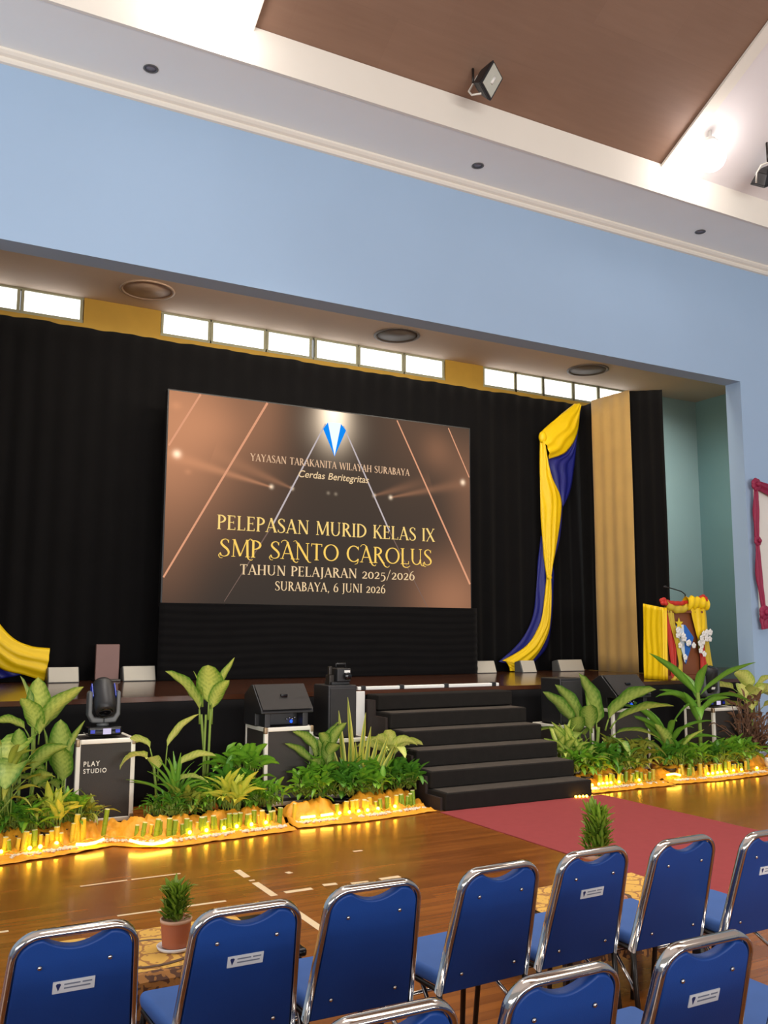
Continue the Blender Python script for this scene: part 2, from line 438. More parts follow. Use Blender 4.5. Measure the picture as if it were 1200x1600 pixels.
# ================================================================== CURTAINS
def pleats(x, k, amp, s): return amp * (math.sin(k * x + 1.5 * nz(x * .8, s)) * .6 + .8 * nz(x * 4.2, s * 3.1))
def curtain(name, label, p0, p1, z0, z1, m, amp=.035, k=26, n=240, cat='curtain', top=None, group=None, seed=1.0):
    d = Vector((p1[0] - p0[0], p1[1] - p0[1], 0)); L = d.length; d.normalize(); nn = Vector((d.y, -d.x, 0))
    mb = MB()
    def fn(u, v):
        x = u * L
        a = pleats(x, k, amp, seed) * (.45 + .55 * (1 - v)) + .02 * nz(x * 2.0, v * 2.0, seed)
        p = Vector((p0[0], p0[1], 0)) + d * x + nn * a
        zt = z1 + (top(u) if top else 0)
        p.z = z0 + (zt - z0) * v
        return p
    mb.surf(fn, n, 16)
    o = mb.build(name, m, smooth=True, solid=.006, off=0)
    return tag(o, label, cat, group)
curtain('backdrop_curtain', 'wide black pleated curtain covering the stage back wall', (-1.5, 12.93), (11.3, 12.93), ZS + .004, 6.0, M['black_cloth'], .04, 22, 500,
        top=lambda u: .03 * math.sin(u * 60) * abs(nz(u * 14)) + .012 * nz(u * 40))
curtain('wing_curtain', 'black side curtain between the backdrop and the gold drape', (11.14, 12.86), (11.14, 12.25), ZS + .004, 5.93, M['black_cloth'], .03, 24, 60, seed=2)
curtain('gold_drape', 'gold pleated drape hanging at the right side of the stage', (11.03, 12.38), (11.03, 11.42), ZS + .004, 5.93, M['gold_cloth'], .017, 24, 90, 'drape', seed=3,
        top=lambda u: -.02 * u)
curtain('wing_curtain', 'black side curtain right of the gold drape, nearest the lectern', (11.14, 11.56), (11.14, 10.76), ZS + .004, 5.93, M['black_cloth'], .03, 24, 60, seed=4, top=lambda u: -.16 * u)
m = MB()
def skf(u, v):
    x = 3.24 + u * 5.2
    return (x, 12.34 + .006 * nz(x * 3, v * 5), ZS + .004 + v * 1.05 + .0)
m.surf(lambda u, v: (skf(u, v)[0], skf(u, v)[1] + .006 * math.sin(v * 60 + 2 * nz(u * 4)), skf(u, v)[2]), 60, 40)
o = m.build('screen_skirt', M['black_cloth'], smooth=True, solid=.004, off=0); tag(o, 'flat black cloth closing the space under the big screen', 'cloth')
# black cloth along the front of the stage, left and right of the stairs
def skirt(x0, x1, label):
    mb = MB()
    mb.surf(lambda u, v: (x0 + (x1 - x0) * u, 9.40 - pleats(x0 + (x1 - x0) * u, 20, .02, 5) * (1 - .6 * v), .004 + v * 1.012), int((x1 - x0) * 40), 10)
    o = mb.build('stage_skirt', M['black_cloth'], smooth=True, solid=.004, off=0)
    tag(o, label, 'cloth')
skirt(.35, 4.46, 'black cloth covering the stage front left of the stairs')
skirt(6.80, 11.3, 'black cloth covering the stage front right of the stairs')

# ------------------------------------------------------------------ yellow and blue swags
def strip(mb, left, right, y, bulge, n=60, m=14, wr=.02, s=0.0):
    """cloth between two outlines, with folds along its length"""
    def cat(P, u):
        k = u * (len(P) - 1); i = min(int(k), len(P) - 2); f = k - i
        g = lambda j: Vector(P[max(0, min(len(P) - 1, j))])
        a, b, c, d = g(i - 1), g(i), g(i + 1), g(i + 2)
        return .5 * ((2 * b) + (c - a) * f + (2 * a - 5 * b + 4 * c - d) * f * f + (3 * b - a - 3 * c + d) * f ** 3)
    def fn(u, v):
        a, b = cat(left, v), cat(right, v)
        p = a.lerp(b, u)
        return (p.x, y - bulge * math.sin(math.pi * u) - wr * math.sin(u * 21 + 3 * nz(u * 2, v * 4, s)) * (.4 + .6 * math.sin(math.pi * u)) , p.y)
    mb.surf(fn, m, n)
def mirror(P, ax): return [(2 * ax - x, z) for x, z in P]
AX = 5.565
def swag(label, mir):
    t_ = thing('drape_swag', label, 'drape', ((2 * AX - 10.4) if mir else 10.4, 12.8, 1.08))
    def go(name, parts, mm):
        mb = MB()
        for (l, r_, y, b) in parts:
            l2, r2 = (mirror(l, AX), mirror(r_, AX)) if mir else (l, r_)
            strip(mb, l2, r2, y, b)
        mb.v = [(x - t_.location.x, y - t_.location.y, z - t_.location.z) for x, y, z in mb.v]
        mb.build(name, mm, t_, smooth=True, solid=.006, off=0)
    end = [([(10.20, 2.70), (10.14, 2.3), (9.95, 1.96), (9.70, 1.66), (9.46, 1.54), (9.22, 1.51)], [(10.27, 2.70), (10.28, 2.2), (10.18, 1.65), (9.85, 1.28), (9.52, 1.17), (9.27, 1.085)], 12.72, .08)] if mir else [
        ([(10.20, 2.70), (10.14, 2.3), (10.02, 1.86), (9.72, 1.50), (9.22, 1.26)], [(10.27, 2.70), (10.28, 2.3), (10.24, 1.80), (10.04, 1.44), (9.72, 1.14)], 12.74, .08),
        ([(9.26, 1.27), (9.34, 1.16), (9.36, 1.085)], [(9.66, 1.17), (9.58, 1.12), (9.60, 1.085)], 12.72, .05)]
    go('yellow_cloth', end + [
        # upper loop from the ceiling corner down to the left gather
        ([(10.93, 5.94), (10.50, 5.62), (10.12, 5.30), (10.13, 5.18)], [(11.06, 5.90), (10.98, 5.40), (10.72, 5.02), (10.30, 4.84)], 12.73, .10),
        # long fall to the waist
        ([(10.12, 5.28), (10.10, 4.6), (10.10, 3.9), (10.14, 3.2), (10.20, 2.70)], [(10.18, 5.22), (10.36, 4.55), (10.58, 4.05), (10.42, 3.2), (10.27, 2.70)], 12.74, .07),
        ], M['yellow_satin'])
    go('blue_cloth', [
        ([(11.03, 5.90), (10.95, 5.36), (10.66, 4.98), (10.26, 4.86), (10.34, 4.6), (10.58, 4.05)], [(11.12, 5.90), (11.03, 5.4), (10.98, 5.05), (10.93, 4.7), (10.82, 4.3), (10.64, 3.98)], 12.79, .04),
        ([(10.44, 4.1), (10.38, 3.4), (10.22, 2.9), (10.22, 2.66)], [(10.66, 4.05), (10.56, 3.4), (10.36, 2.9), (10.30, 2.66)], 12.80, .03),
        ([(10.16, 3.45), (10.08, 2.95), (10.03, 2.5), (9.94, 2.0), (9.66, 1.58), (9.20, 1.24)], [(10.2, 3.4), (10.42, 2.9), (10.41, 2.5), (10.36, 1.9), (10.22, 1.46), (9.8, 1.12)], 12.82, .05)], M['blue_satin'])
    m = MB(); X = (2 * AX - 10.15) if mir else 10.15
    m.sphere((X - t_.location.x, -.10, 5.22 - t_.location.z), .10, 12, 8, (.8, .6, 1.1)); m.build('gather', M['yellow_satin'], t_, smooth=True)
    m = MB(); X = (2 * AX - 10.235) if mir else 10.235
    m.sphere((X - t_.location.x, -.1, 2.70 - t_.location.z), .05, 10, 8, (1, .9, .9)); m.build('knot', M['yellow_satin'], t_, smooth=True)
swag('yellow and blue satin swag hanging in the right corner of the black backdrop', False)
swag('yellow and blue satin swag sweeping in from the left end of the stage', True)
# ================================================================== LED SCREEN
SX0, SX1, SZ0, SZ1, SYF = 3.290, 8.362, 2.096, 5.112, 12.40
SW, SH = SX1 - SX0, SZ1 - SZ0
scr = thing('led_screen', 'large lit screen with gold ceremony lettering on the stage', 'screen', ((SX0 + SX1) / 2, SYF, ZS))
def S(u, v, dy=0.0): return Vector((SX0 + u * SW - scr.location.x, dy, SZ0 + v * SH - ZS))
m = MB(); m.box(S(-.004, -.006, .006), S(1.004, 1.006, .12)); m.build('cabinet', M['black_plastic'], scr)
for u in (.1, .37, .63, .9):
    m = MB(); p = S(u, 0); m.box((p.x - .03, .03, 0), (p.x + .03, .09, p.z)); m.build('support', M['dark_metal'], scr)
def screen_mat():
    m = bpy.data.materials.new('screen_picture'); t = NT(m)
    uv = t.n('ShaderNodeUVMap'); sp = t.n('ShaderNodeSeparateXYZ', i_0=uv.outputs[0])
    U, V = sp.outputs[0], sp.outputs[1]
    def glow(u, v, ru, rv, a):
        du = t.math('MULTIPLY', t.math('SUBTRACT', U, u), 1 / ru); dv = t.math('MULTIPLY', t.math('SUBTRACT', V, v), 1 / rv)
        q = t.math('ADD', t.math('MULTIPLY', du, du), t.math('MULTIPLY', dv, dv))
        return t.math('MULTIPLY', t.math('EXPONENT', t.math('MULTIPLY', q, -1.0)), a)
    def beam(u0, v0, u1, v1, w0, w1, a):
        # distance to a ray widening from w0 to w1 and fading along it
        L = math.hypot((u1 - u0) * SW, (v1 - v0) * SH); dx, dy = (u1 - u0) * SW / L, (v1 - v0) * SH / L
        X = t.math('MULTIPLY', t.math('SUBTRACT', U, u0), SW); Y = t.math('MULTIPLY', t.math('SUBTRACT', V, v0), SH)
        al = t.math('DIVIDE', t.math('ADD', t.math('MULTIPLY', X, dx), t.math('MULTIPLY', Y, dy)), L)
        pe = t.math('ABSOLUTE', t.math('SUBTRACT', t.math('MULTIPLY', X, dy), t.math('MULTIPLY', Y, dx)))
        w = t.math('MULTIPLY_ADD', al, w1 - w0, w0)
        q = t.math('DIVIDE', pe, t.math('MAXIMUM', w, .002))
        g = t.math('EXPONENT', t.math('MULTIPLY', t.math('MULTIPLY', q, q), -1.0))
        on = t.math('MULTIPLY', t.math('GREATER_THAN', al, 0.0), t.math('LESS_THAN', al, 1.0))
        fd = t.math('MULTIPLY_ADD', al, -.8, 1.0)
        return t.math('MULTIPLY', t.math('MULTIPLY', g, on), t.math('MULTIPLY', fd, a))
    def add(l):
        r = l[0]
        for x in l[1:]: r = t.math('ADD', r, x)
        return r
    cop = add([glow(.0, .97, .22, .38, .48), glow(.14, .85, .10, .13, .14), glow(.0, .6, .20, .30, .28), glow(.93, .05, .15, .22, .36), glow(.0, .2, .10, .25, .10),
               glow(.875, .86, .06, .11, .15), glow(1.0, .75, .10, .20, .14), glow(1.0, .45, .08, .22, .10), glow(.02, .93, .015, .02, .12), glow(.06, .62, .01, .013, .12),
               glow(.29, .99, .07, .3, .14), glow(.77, .98, .10, .35, .05),
               beam(.308, .581, -.02, .70, .012, .10, .34), beam(.373, .583, .13, .72, .012, .14, .20), beam(.704, .579, 1.0, .70, .012, .10, .24), beam(.646, .582, .85, .69, .012, .12, .18)])
    wht = add([glow(.505, 1.03, .045, .16, 1.4), glow(.505, .93, .075, .13, .45), glow(.027, .70, .011, .018, .9), glow(.973, .696, .008, .014, .9),
               glow(.308, .583, .006, .010, .8), glow(.373, .583, .005, .009, .7), glow(.704, .579, .006, .010, .8), glow(.646, .582, .005, .009, .7), glow(.49, .575, .005, .008, .2), glow(.515, .573, .005, .008, .2)])
    base = t.mix(V, lin((62, 55, 50)), lin((80, 66, 56)))
    def sc(c, f):
        nd = t.n('ShaderNodeMix', data_type='RGBA', blend_type='ADD'); nd.inputs[0].default_value = 1.0
        return nd
    c1 = t.n('ShaderNodeVectorMath', operation='SCALE', i_0=(.86, .36, .17)); t.link(cop, c1.inputs['Scale'])
    c2 = t.n('ShaderNodeVectorMath', operation='SCALE', i_0=(1.0, .80, .58)); t.link(wht, c2.inputs['Scale'])
    s1 = t.n('ShaderNodeVectorMath', operation='ADD', i_0=base, i_1=c1.outputs[0]); s2 = t.n('ShaderNodeVectorMath', operation='ADD', i_0=s1.outputs[0], i_1=c2.outputs[0])
    e = t.n('ShaderNodeEmission', i_Color=s2.outputs[0], i_Strength=1.0)
    t.n('ShaderNodeOutputMaterial', i_Surface=e.outputs[0])
    return m
m = MB(); a, b = S(0, 0), S(1, 1)
m.add([(a.x, 0, a.z), (b.x, 0, a.z), (b.x, 0, b.z), (a.x, 0, b.z)] + [(a.x, .006, a.z), (b.x, .006, a.z), (b.x, .006, b.z), (a.x, .006, b.z)],
      [(0, 1, 2, 3), (7, 6, 5, 4), (0, 4, 5, 1), (1, 5, 6, 2), (2, 6, 7, 3), (3, 7, 4, 0)], [(0, 0), (1, 0), (1, 1), (0, 1)] * 2)
m.build('display', screen_mat(), scr)
# light lines of the picture
def sline(name, pts, w0, w1, mm, dy):
    m = MB()
    (u0, v0), (u1, v1) = pts
    A, B = S(u0, v0, dy), S(u1, v1, dy); d = (B - A).normalized(); n = Vector((d.z, 0, -d.x))
    m.add([A - n * w0 / 2, B - n * w1 / 2, B + n * w1 / 2, A + n * w0 / 2], [(0, 1, 2, 3)])
    m.build(name, mm, scr)
E1 = emit('copper_line', (226, 160, 124), 1.0); E2 = emit('pale_line', (200, 188, 190), .95); E3 = emit('dim_line', (128, 104, 94), .9)
sline('picture_line', ((.089, .999), (.003, .736)), .028, .028, E1, -.004)
sline('picture_line', ((.29, .999), (.001, .124)), .034, .026, E1, -.004)
sline('picture_line', ((.478, .93), (.315, .40)), .022, .026, E2, -.004)
sline('picture_line', ((.315, .40), (.174, .02)), .02, .008, E3, -.004)
sline('picture_line', ((.538, .93), (.70, .40)), .022, .026, E2, -.004)
sline('picture_line', ((.70, .40), (.838, .005)), .02, .008, E3, -.004)
sline('picture_line', ((.726, .996), (.997, .139)), .022, .034, E1, -.004)
sline('picture_line', ((.918, .99), (.998, .727)), .02, .02, E1, -.004)
# kite emblem
def spoly(name, pts, mm, dy=-.006):
    m = MB(); m.add([S(u, v, dy) for u, v in pts], [tuple(range(len(pts)))]); m.build(name, mm, scr)
spoly('emblem_blue_field', [(.470, .902), (.486, .940), (.529, .940), (.547, .908), (.509, .765)], emit('emblem_blue_light', (20, 140, 246), 1.0))
spoly('emblem_white_field', [(.485, .940), (.530, .942), (.509, .768)], emit('emblem_white_light', (240, 250, 255), 1.05), -.008)

# ------------------------------------------------------------------ lettering: a drawn serif alphabet
TK, TN = .145, .06
def arc(cx, cy, rx, ry, a0, a1, w0=TN, w1=TK, n=18):
    out = []
    for i in range(n + 1):
        a = R(a0 + (a1 - a0) * i / n)
        out.append((cx + rx * math.cos(a), cy + ry * math.sin(a), w0 + (w1 - w0) * abs(math.cos(a)) ** 1.5))
    return out
def ln(x0, y0, x1, y1, w): return [(x0, y0, w), (x1, y1, w)]
def sf(x, y, l=.24): return ln(x - l / 2, y, x + l / 2, y, .045)
def spl(P, n=8):
    out = []
    for i in range(len(P) - 1):
        a, b, c, d = P[max(i - 1, 0)], P[i], P[i + 1], P[min(i + 2, len(P) - 1)]
        for k in range(n):
            f = k / n
            out.append(tuple(.5 * (2 * b[j] + (c[j] - a[j]) * f + (2 * a[j] - 5 * b[j] + 4 * c[j] - d[j]) * f * f + (3 * b[j] - a[j] - 3 * c[j] + d[j]) * f ** 3) for j in range(3)))
    return out + [P[-1]]
def stem(x, y0=0, y1=1, w=TK): return [ln(x, y0, x, y1, w), sf(x, y0 + .02), sf(x, y1 - .02)]
SS = [(.47, .80, .05), (.40, .95, .05), (.27, .985, .055), (.12, .90, .09), (.09, .74, .13), (.22, .58, .15), (.38, .44, .15), (.48, .27, .13), (.44, .10, .09), (.27, .015, .055), (.12, .05, .05), (.05, .20, .05)]
GL = {
 'A': (.74, [ln(.06, 0, .36, 1, TN), ln(.34, 1, .66, 0, TK), ln(.15, .32, .56, .32, .05), sf(.06, .02, .2), sf(.66, .02, .24)]),
 'B': (.62, stem(.13) + [arc(.15, .755, .30, .23, -90, 90), arc(.15, .275, .37, .255, -90, 90)]),
 'C': (.80, [arc(.44, .5, .37, .48, 42, 318), ln(.72, .74, .72, .96, .045)]),
 'D': (.80, stem(.13) + [arc(.15, .5, .54, .48, -90, 90)]),
 'E': (.60, stem(.13) + [ln(.13, .97, .5, .97, .05), ln(.13, .52, .42, .52, .05), ln(.13, .03, .52, .03, .05), ln(.5, .84, .5, .99, .045), ln(.52, .01, .52, .18, .045), ln(.42, .43, .42, .61, .04)]),
 'H': (.82, stem(.14) + stem(.66) + [ln(.14, .5, .66, .5, .05)]),
 'I': (.28, stem(.14)),
 'J': (.34, [ln(.18, 1, .18, .05, TK), spl([(.18, .08, .14), (.16, -.12, .09), (.02, -.2, .06)]), sf(.18, .98)]),
 'K': (.72, stem(.13) + [ln(.15, .42, .56, .98, TN), ln(.28, .56, .64, .02, TK), sf(.56, .98, .2), sf(.64, .02, .2)]),
 'L': (.58, stem(.13) + [ln(.13, .03, .52, .03, .05), ln(.52, .01, .52, .2, .045)]),
 'M': (1.0, [ln(.12, 0, .15, 1, TN), ln(.15, 1, .49, .05, TK), ln(.49, .05, .83, 1, TN), ln(.85, 1, .88, 0, TK), sf(.12, .02, .2), sf(.88, .02), sf(.12, .98, .14), sf(.86, .98, .18)]),
 'N': (.84, [ln(.13, 0, .13, 1, TN), ln(.14, .98, .69, .02, TK), ln(.70, 0, .70, 1, TN), sf(.13, .02, .2), sf(.70, .98, .2), sf(.10, .98, .16)]),
 'O': (.92, [arc(.46, .5, .39, .48, 0, 360, n=36)]),
 'P': (.60, stem(.13) + [arc(.15, .73, .36, .25, -90, 90)]),
 'R': (.70, stem(.13) + [arc(.15, .75, .33, .23, -90, 90), ln(.30, .52, .62, .02, TK), sf(.63, .02, .16)]),
 'S': (.56, [spl(SS), ln(.47, .78, .47, .96, .04), ln(.05, .04, .05, .22, .04)]),
 'T': (.68, [ln(.34, 0, .34, 1, TK), ln(.03, .97, .65, .97, .05), ln(.04, .83, .04, .99, .045), ln(.64, .83, .64, .99, .045), sf(.34, .02)]),
 'U': (.82, [ln(.14, .98, .14, .34, TK), arc(.40, .34, .26, .325, 180, 360, .06, .12), ln(.66, .34, .66, .98, TN), sf(.14, .98), sf(.66, .98, .2)]),
 'W': (1.08, [ln(.05, 1, .31, 0, TK), ln(.31, 0, .54, .96, TN), ln(.54, .96, .79, 0, TK), ln(.79, 0, 1.02, 1, TN), sf(.05, .98, .2), sf(1.02, .98, .18)]),
 'X': (.72, [ln(.07, 1, .64, 0, TK), ln(.62, 1, .08, 0, TN), sf(.08, .98, .2), sf(.62, .98, .18), sf(.08, .02, .18), sf(.64, .02, .2)]),
 'Y': (.72, [ln(.06, 1, .37, .46, TK), ln(.66, 1, .37, .46, TN), ln(.37, .48, .37, 0, TK), sf(.07, .98, .2), sf(.66, .98, .18), sf(.37, .02)]),
 '0': (.58, [arc(.29, .36, .22, .34, 0, 360, n=28)]),
 '2': (.56, [spl([(.07, .54, .06), (.16, .68, .06), (.30, .71, .07), (.44, .60, .12), (.40, .40, .13), (.22, .18, .09), (.06, .04, .06)]), ln(.05, .045, .50, .045, .09), ln(.50, .02, .52, .16, .04)]),
 '5': (.56, [ln(.14, .66, .48, .66, .08), ln(.15, .68, .12, .34, .05), spl([(.12, .34, .05), (.28, .40, .07), (.44, .28, .12), (.46, .06, .14), (.34, -.14, .10), (.16, -.22, .06), (.05, -.20, .05)])]),
 '6': (.58, [arc(.29, .30, .22, .29, 0, 360, n=28), spl([(.09, .36, .13), (.14, .64, .10), (.28, .86, .07), (.46, .98, .05)])]),
 '/': (.46, [ln(.04, -.12, .42, 1.02, TN)]),
 ',': (.24, [spl([(.12, .08, .13), (.13, -.04, .10), (.05, -.18, .03)])]),
 ' ': (.36, []),
}
# flourished capitals for the largest line
SWA = {
 'M': [spl([(.88, .02, .10), (.94, -.10, .07), (1.08, -.16, .05), (1.16, -.10, .03)])],
 'A': [spl([(.66, .04, .12), (.74, -.12, .08), (.88, -.18, .05), (.96, -.10, .03)]), spl([(.36, 1.0, .06), (.22, 1.1, .05), (.06, 1.06, .04), (.0, .95, .04)])],
 'N': [spl([(.13, .98, .06), (.02, 1.10, .05), (-.12, 1.06, .03)]), spl([(.69, .04, .12), (.78, -.12, .07), (.92, -.14, .03)])],
 'R': [spl([(.62, .04, .12), (.72, -.16, .08), (.90, -.24, .05), (1.02, -.14, .03)])],
 'L': [spl([(.13, .04, .1), (.2, -.14, .08), (.42, -.2, .06), (.62, -.08, .03)])],
 'S': [spl([(.05, .2, .05), (-.04, .06, .05), (.04, -.08, .04), (.16, -.08, .03)])],
 'P': [spl([(.13, .95, .06), (-.04, 1.06, .05), (-.14, .96, .03)])],
 'U': [spl([(.66, .3, .08), (.70, .04, .07), (.82, -.06, .05), (.92, .02, .03)])],
 'C': [spl([(.72, .2, .05), (.66, -.06, .05), (.5, -.14, .03)])],
}
def ribbon(mb, P, tr):
    n = len(P)
    L, Rr = [], []
    for i in range(n):
        a, b = P[max(i - 1, 0)], P[min(i + 1, n - 1)]
        dx, dy = b[0] - a[0], b[1] - a[1]; l = math.hypot(dx, dy) or 1
        w = P[i][2] / 2
        L.append(tr(P[i][0] - dy / l * w, P[i][1] + dx / l * w)); Rr.append(tr(P[i][0] + dy / l * w, P[i][1] - dx / l * w))
    vs = L + Rr
    mb.add(vs, [(i, n + i, n + i + 1, i + 1) for i in range(n - 1)])
def caption(txt, u0, u1, vb, vh, mm, swash=False, gap=.06, bold=1.0, dy=-.010, shear=0.0):
    W = sum(GL[c][0] + gap for c in txt) - gap
    sx = (u1 - u0) * SW / W; sz = vh * SH
    m = MB(); x = 0
    for k, c in enumerate(txt + ' '):
        if c == ' ':
            if m.v: m.build('caption_word', mm, scr)
            m = MB(); x += GL[' '][0] + gap; continue
        g = GL[c]
        st_ = list(g[1])
        if swash and c in SWA: st_ += SWA[c]
        big = 1.0
        for P in st_:
            P2 = [(p[0], p[1], p[2] * bold) for p in P]
            def tr(px, py, x=x):
                q = S(u0, vb, dy - .0002 * (k % 3)); return (q.x + (x + px) * sx, q.y, q.z + py * sz)
            ribbon(m, P2, tr)
        x += g[0] + gap
G1 = emit('gold_lettering', (250, 214, 128), 1.0); G2 = emit('pale_gold_lettering', (238, 206, 160), 1.0); G3 = emit('deep_gold_lettering', (250, 206, 100), 1.05)
GP = emit('peach_lettering', (226, 186, 150), 1.0)
caption('YAYASAN TARAKANITA WILAYAH SURABAYA', .241, .771, .702, .036, GP, bold=1.1)
caption('PELEPASAN MURID KELAS IX', .147, .863, .359, .069, G1, bold=.95)
caption('SMP SANTO CAROLUS', .156, .853, .232, .083, G3, True, .05, .82)
caption('TAHUN PELAJARAN 2025/2026', .217, .789, .150, .048, G2, bold=1.0)
caption('SURABAYA, 6 JUNI 2026', .324, .685, .078, .044, G2, bold=1.0)
u_ = 0.0
def text_mesh(body, shear, off):
    fc = bpy.data.curves.new('motto', 'FONT'); fc.body = body; fc.size = 1.0; fc.shear = shear; fc.offset = off
    fo = bpy.data.objects.new('motto', fc); COL.objects.link(fo)
    bpy.context.view_layer.update()
    me = bpy.data.meshes.new_from_object(fo.evaluated_get(bpy.context.evaluated_depsgraph_get()))
    bpy.data.objects.remove(fo)
    xs = [v.co.x for v in me.vertices]
    return me, min(xs), max(xs)
for body, ua, ub_ in (('Cerdas', .392, .478), ('Beritegritas', .488, .626)):
    me, x0, x1 = text_mesh(body, .22, .008); k_ = (ub_ - ua) * SW / (x1 - x0)
    for v in me.vertices:
        q = S(ua, .6435, -.010); v.co = (q.x + (v.co.x - x0) * k_, q.y, q.z + v.co.y * .15)
    me.materials.append(G2)
    fo = bpy.data.objects.new('caption_word', me); COL.objects.link(fo); fo.parent = scr
# ================================================================== EQUIPMENT
def wedge_light(x, y, w, label):
    t_ = thing('floor_light', label, 'floor light', (x, y, ZS), 0, 'low white floor lights at the foot of the backdrop')
    m = MB(); m.prism([(-.10, 0), (.12, 0), (.12, .17), (-.02, .20)], -w / 2 - .012, w / 2 + .012, 'x'); m.build('housing', M['grey_plastic'], t_, bevel=.008)
    m = MB(); m.prism([(-.112, .012), (-.103, .008), (-.025, .196), (-.034, .20)], -w / 2, w / 2, 'x'); m.build('diffuser', M['wedge_face'], t_, bevel=.004)
for (x, y, w, l) in ((2.06, 12.55, .37, 'low white floor light beside the end of the left swag'), (3.04, 12.55, .42, 'low white floor light right of the brown upright board'),
                     (8.68, 12.55, .42, 'low white floor light nearest the right edge of the big screen'), (9.50, 12.45, .28, 'low white floor light in front of the foot of the right swag'),
                     (10.50, 12.55, .52, 'low white floor light close to the foot of the gold drape')):
    wedge_light(x, y, w, l)
t_ = thing('display_stand', 'mauve brown upright board standing at the back of the stage', 'board', (2.635, 12.62, ZS))
m = MB(); m.box((-.155, -.03, .0), (.155, .03, .49)); m.build('panel', M['brown_board'], t_, bevel=.01)
m = MB(); m.box((-.17, -.1, 0), (.17, .1, .03)); m.build('base', M['dark_metal'], t_, bevel=.006)

def flight_case(x, y, w, d, h, label, lettering=None, band=False):
    t_ = thing('flight_case', label, 'flight case', (x, y, 0))
    e = .040
    m = MB(); m.box((-w / 2 + .006, .006, .05), (w / 2 - .006, d - .006, h - .006)); m.build('panel', M['case_panel'], t_)
    m = MB()
    for sx in (-1, 1):
        for yy in (0, d - e):
            a = sx * w / 2; m.box((min(a, a - sx * e), yy, .05), (max(a, a - sx * e), yy + e, h))
        m.box((min(sx * w / 2, sx * (w / 2 - e)), e, h - e), (max(sx * w / 2, sx * (w / 2 - e)), d - e, h)); m.box((min(sx * w / 2, sx * (w / 2 - e)), e, .05), (max(sx * w / 2, sx * (w / 2 - e)), d - e, .05 + e))
    for yy in (0, d - e):
        m.box((-w / 2 + e, yy, h - e), (w / 2 - e, yy + e, h)); m.box((-w / 2 + e, yy, .05), (w / 2 - e, yy + e, .05 + e))
    m.build('edge_trim', M['alu'], t_, bevel=.006)
    m = MB()
    for sx in (-1, 1):
        for zz in (.05, h - .06):
            m.box((sx * w / 2 - .035, -.004, zz - .0), (sx * w / 2 + .035 - .03 * (sx > 0) * 0 - .031, .04, zz + .064)) if sx > 0 else m.box((-w / 2 - .004, -.004, zz), (-w / 2 + .035, .04, zz + .064))
    m.build('corner_cap', mat('dull_brass', (150, 128, 100), .4, .6), t_, bevel=.01)
    for sx in (-1, 1):
        for yy in (.06, d - .06):
            c = MB(); c.lathe([(.025, -.012), (.03, -.006), (.03, .006), (.025, .012)], (0, 0, 0), 14, Matrix.Rotation(R(90), 3, 'Y'))
            c.v = [(px + sx * (w / 2 - .06), py + yy, pz + .03) for px, py, pz in c.v]; c.build('wheel', M['black_plastic'], t_, smooth=True)
    if band:
        m = MB(); m.box((-w / 2 + .04, -.006, .12), (w / 2 - .04, .008, .20)); m.build('lower_band', M['grey_plastic'], t_, bevel=.004)
    if lettering:
        for txt, zz, wd in lettering:
            fcu = bpy.data.curves.new('stencil', 'FONT'); fcu.body = txt; fcu.size = 1.0; fcu.space_character = 1.25; fcu.offset = .012
            fo = bpy.data.objects.new('stencil', fcu); COL.objects.link(fo); bpy.context.view_layer.update()
            me = bpy.data.meshes.new_from_object(fo.evaluated_get(bpy.context.evaluated_depsgraph_get())); bpy.data.objects.remove(fo)
            xs = [v.co.x for v in me.vertices]; a, b = min(xs), max(xs); k = wd / (b - a)
            for v in me.vertices: v.co = (-w / 2 + .07 + (v.co.x - a) * k, .004, zz + v.co.y * k * 1.15)
            me.materials.append(M['alu'])
            fo = bpy.data.objects.new('stencil_lettering', me); COL.objects.link(fo); fo.parent = t_
    return t_
flight_case(1.80, 8.50, .52, .50, .775, 'tall dark flight case under the moving head light, with stencilled lettering', [('PLAY', .545, .14), ('STUDIO', .485, .20)])
flight_case(3.565, 8.50, .52, .55, .80, 'dark flight case with pale edges under the left wedge monitor', band=True)
flight_case(4.27, 8.62, .52, .50, .64, 'low dark flight case carrying the column speaker left of the stairs')
flight_case(7.42, 8.75, .56, .50, .63, 'low dark flight case carrying the column speaker right of the stairs')
flight_case(8.22, 8.65, .62, .50, .80, 'dark flight case under the right wedge monitor, hidden by plants')
flight_case(9.75, 8.50, .52, .50, .765, 'dark flight case with pale edges half hidden by plants at far right')

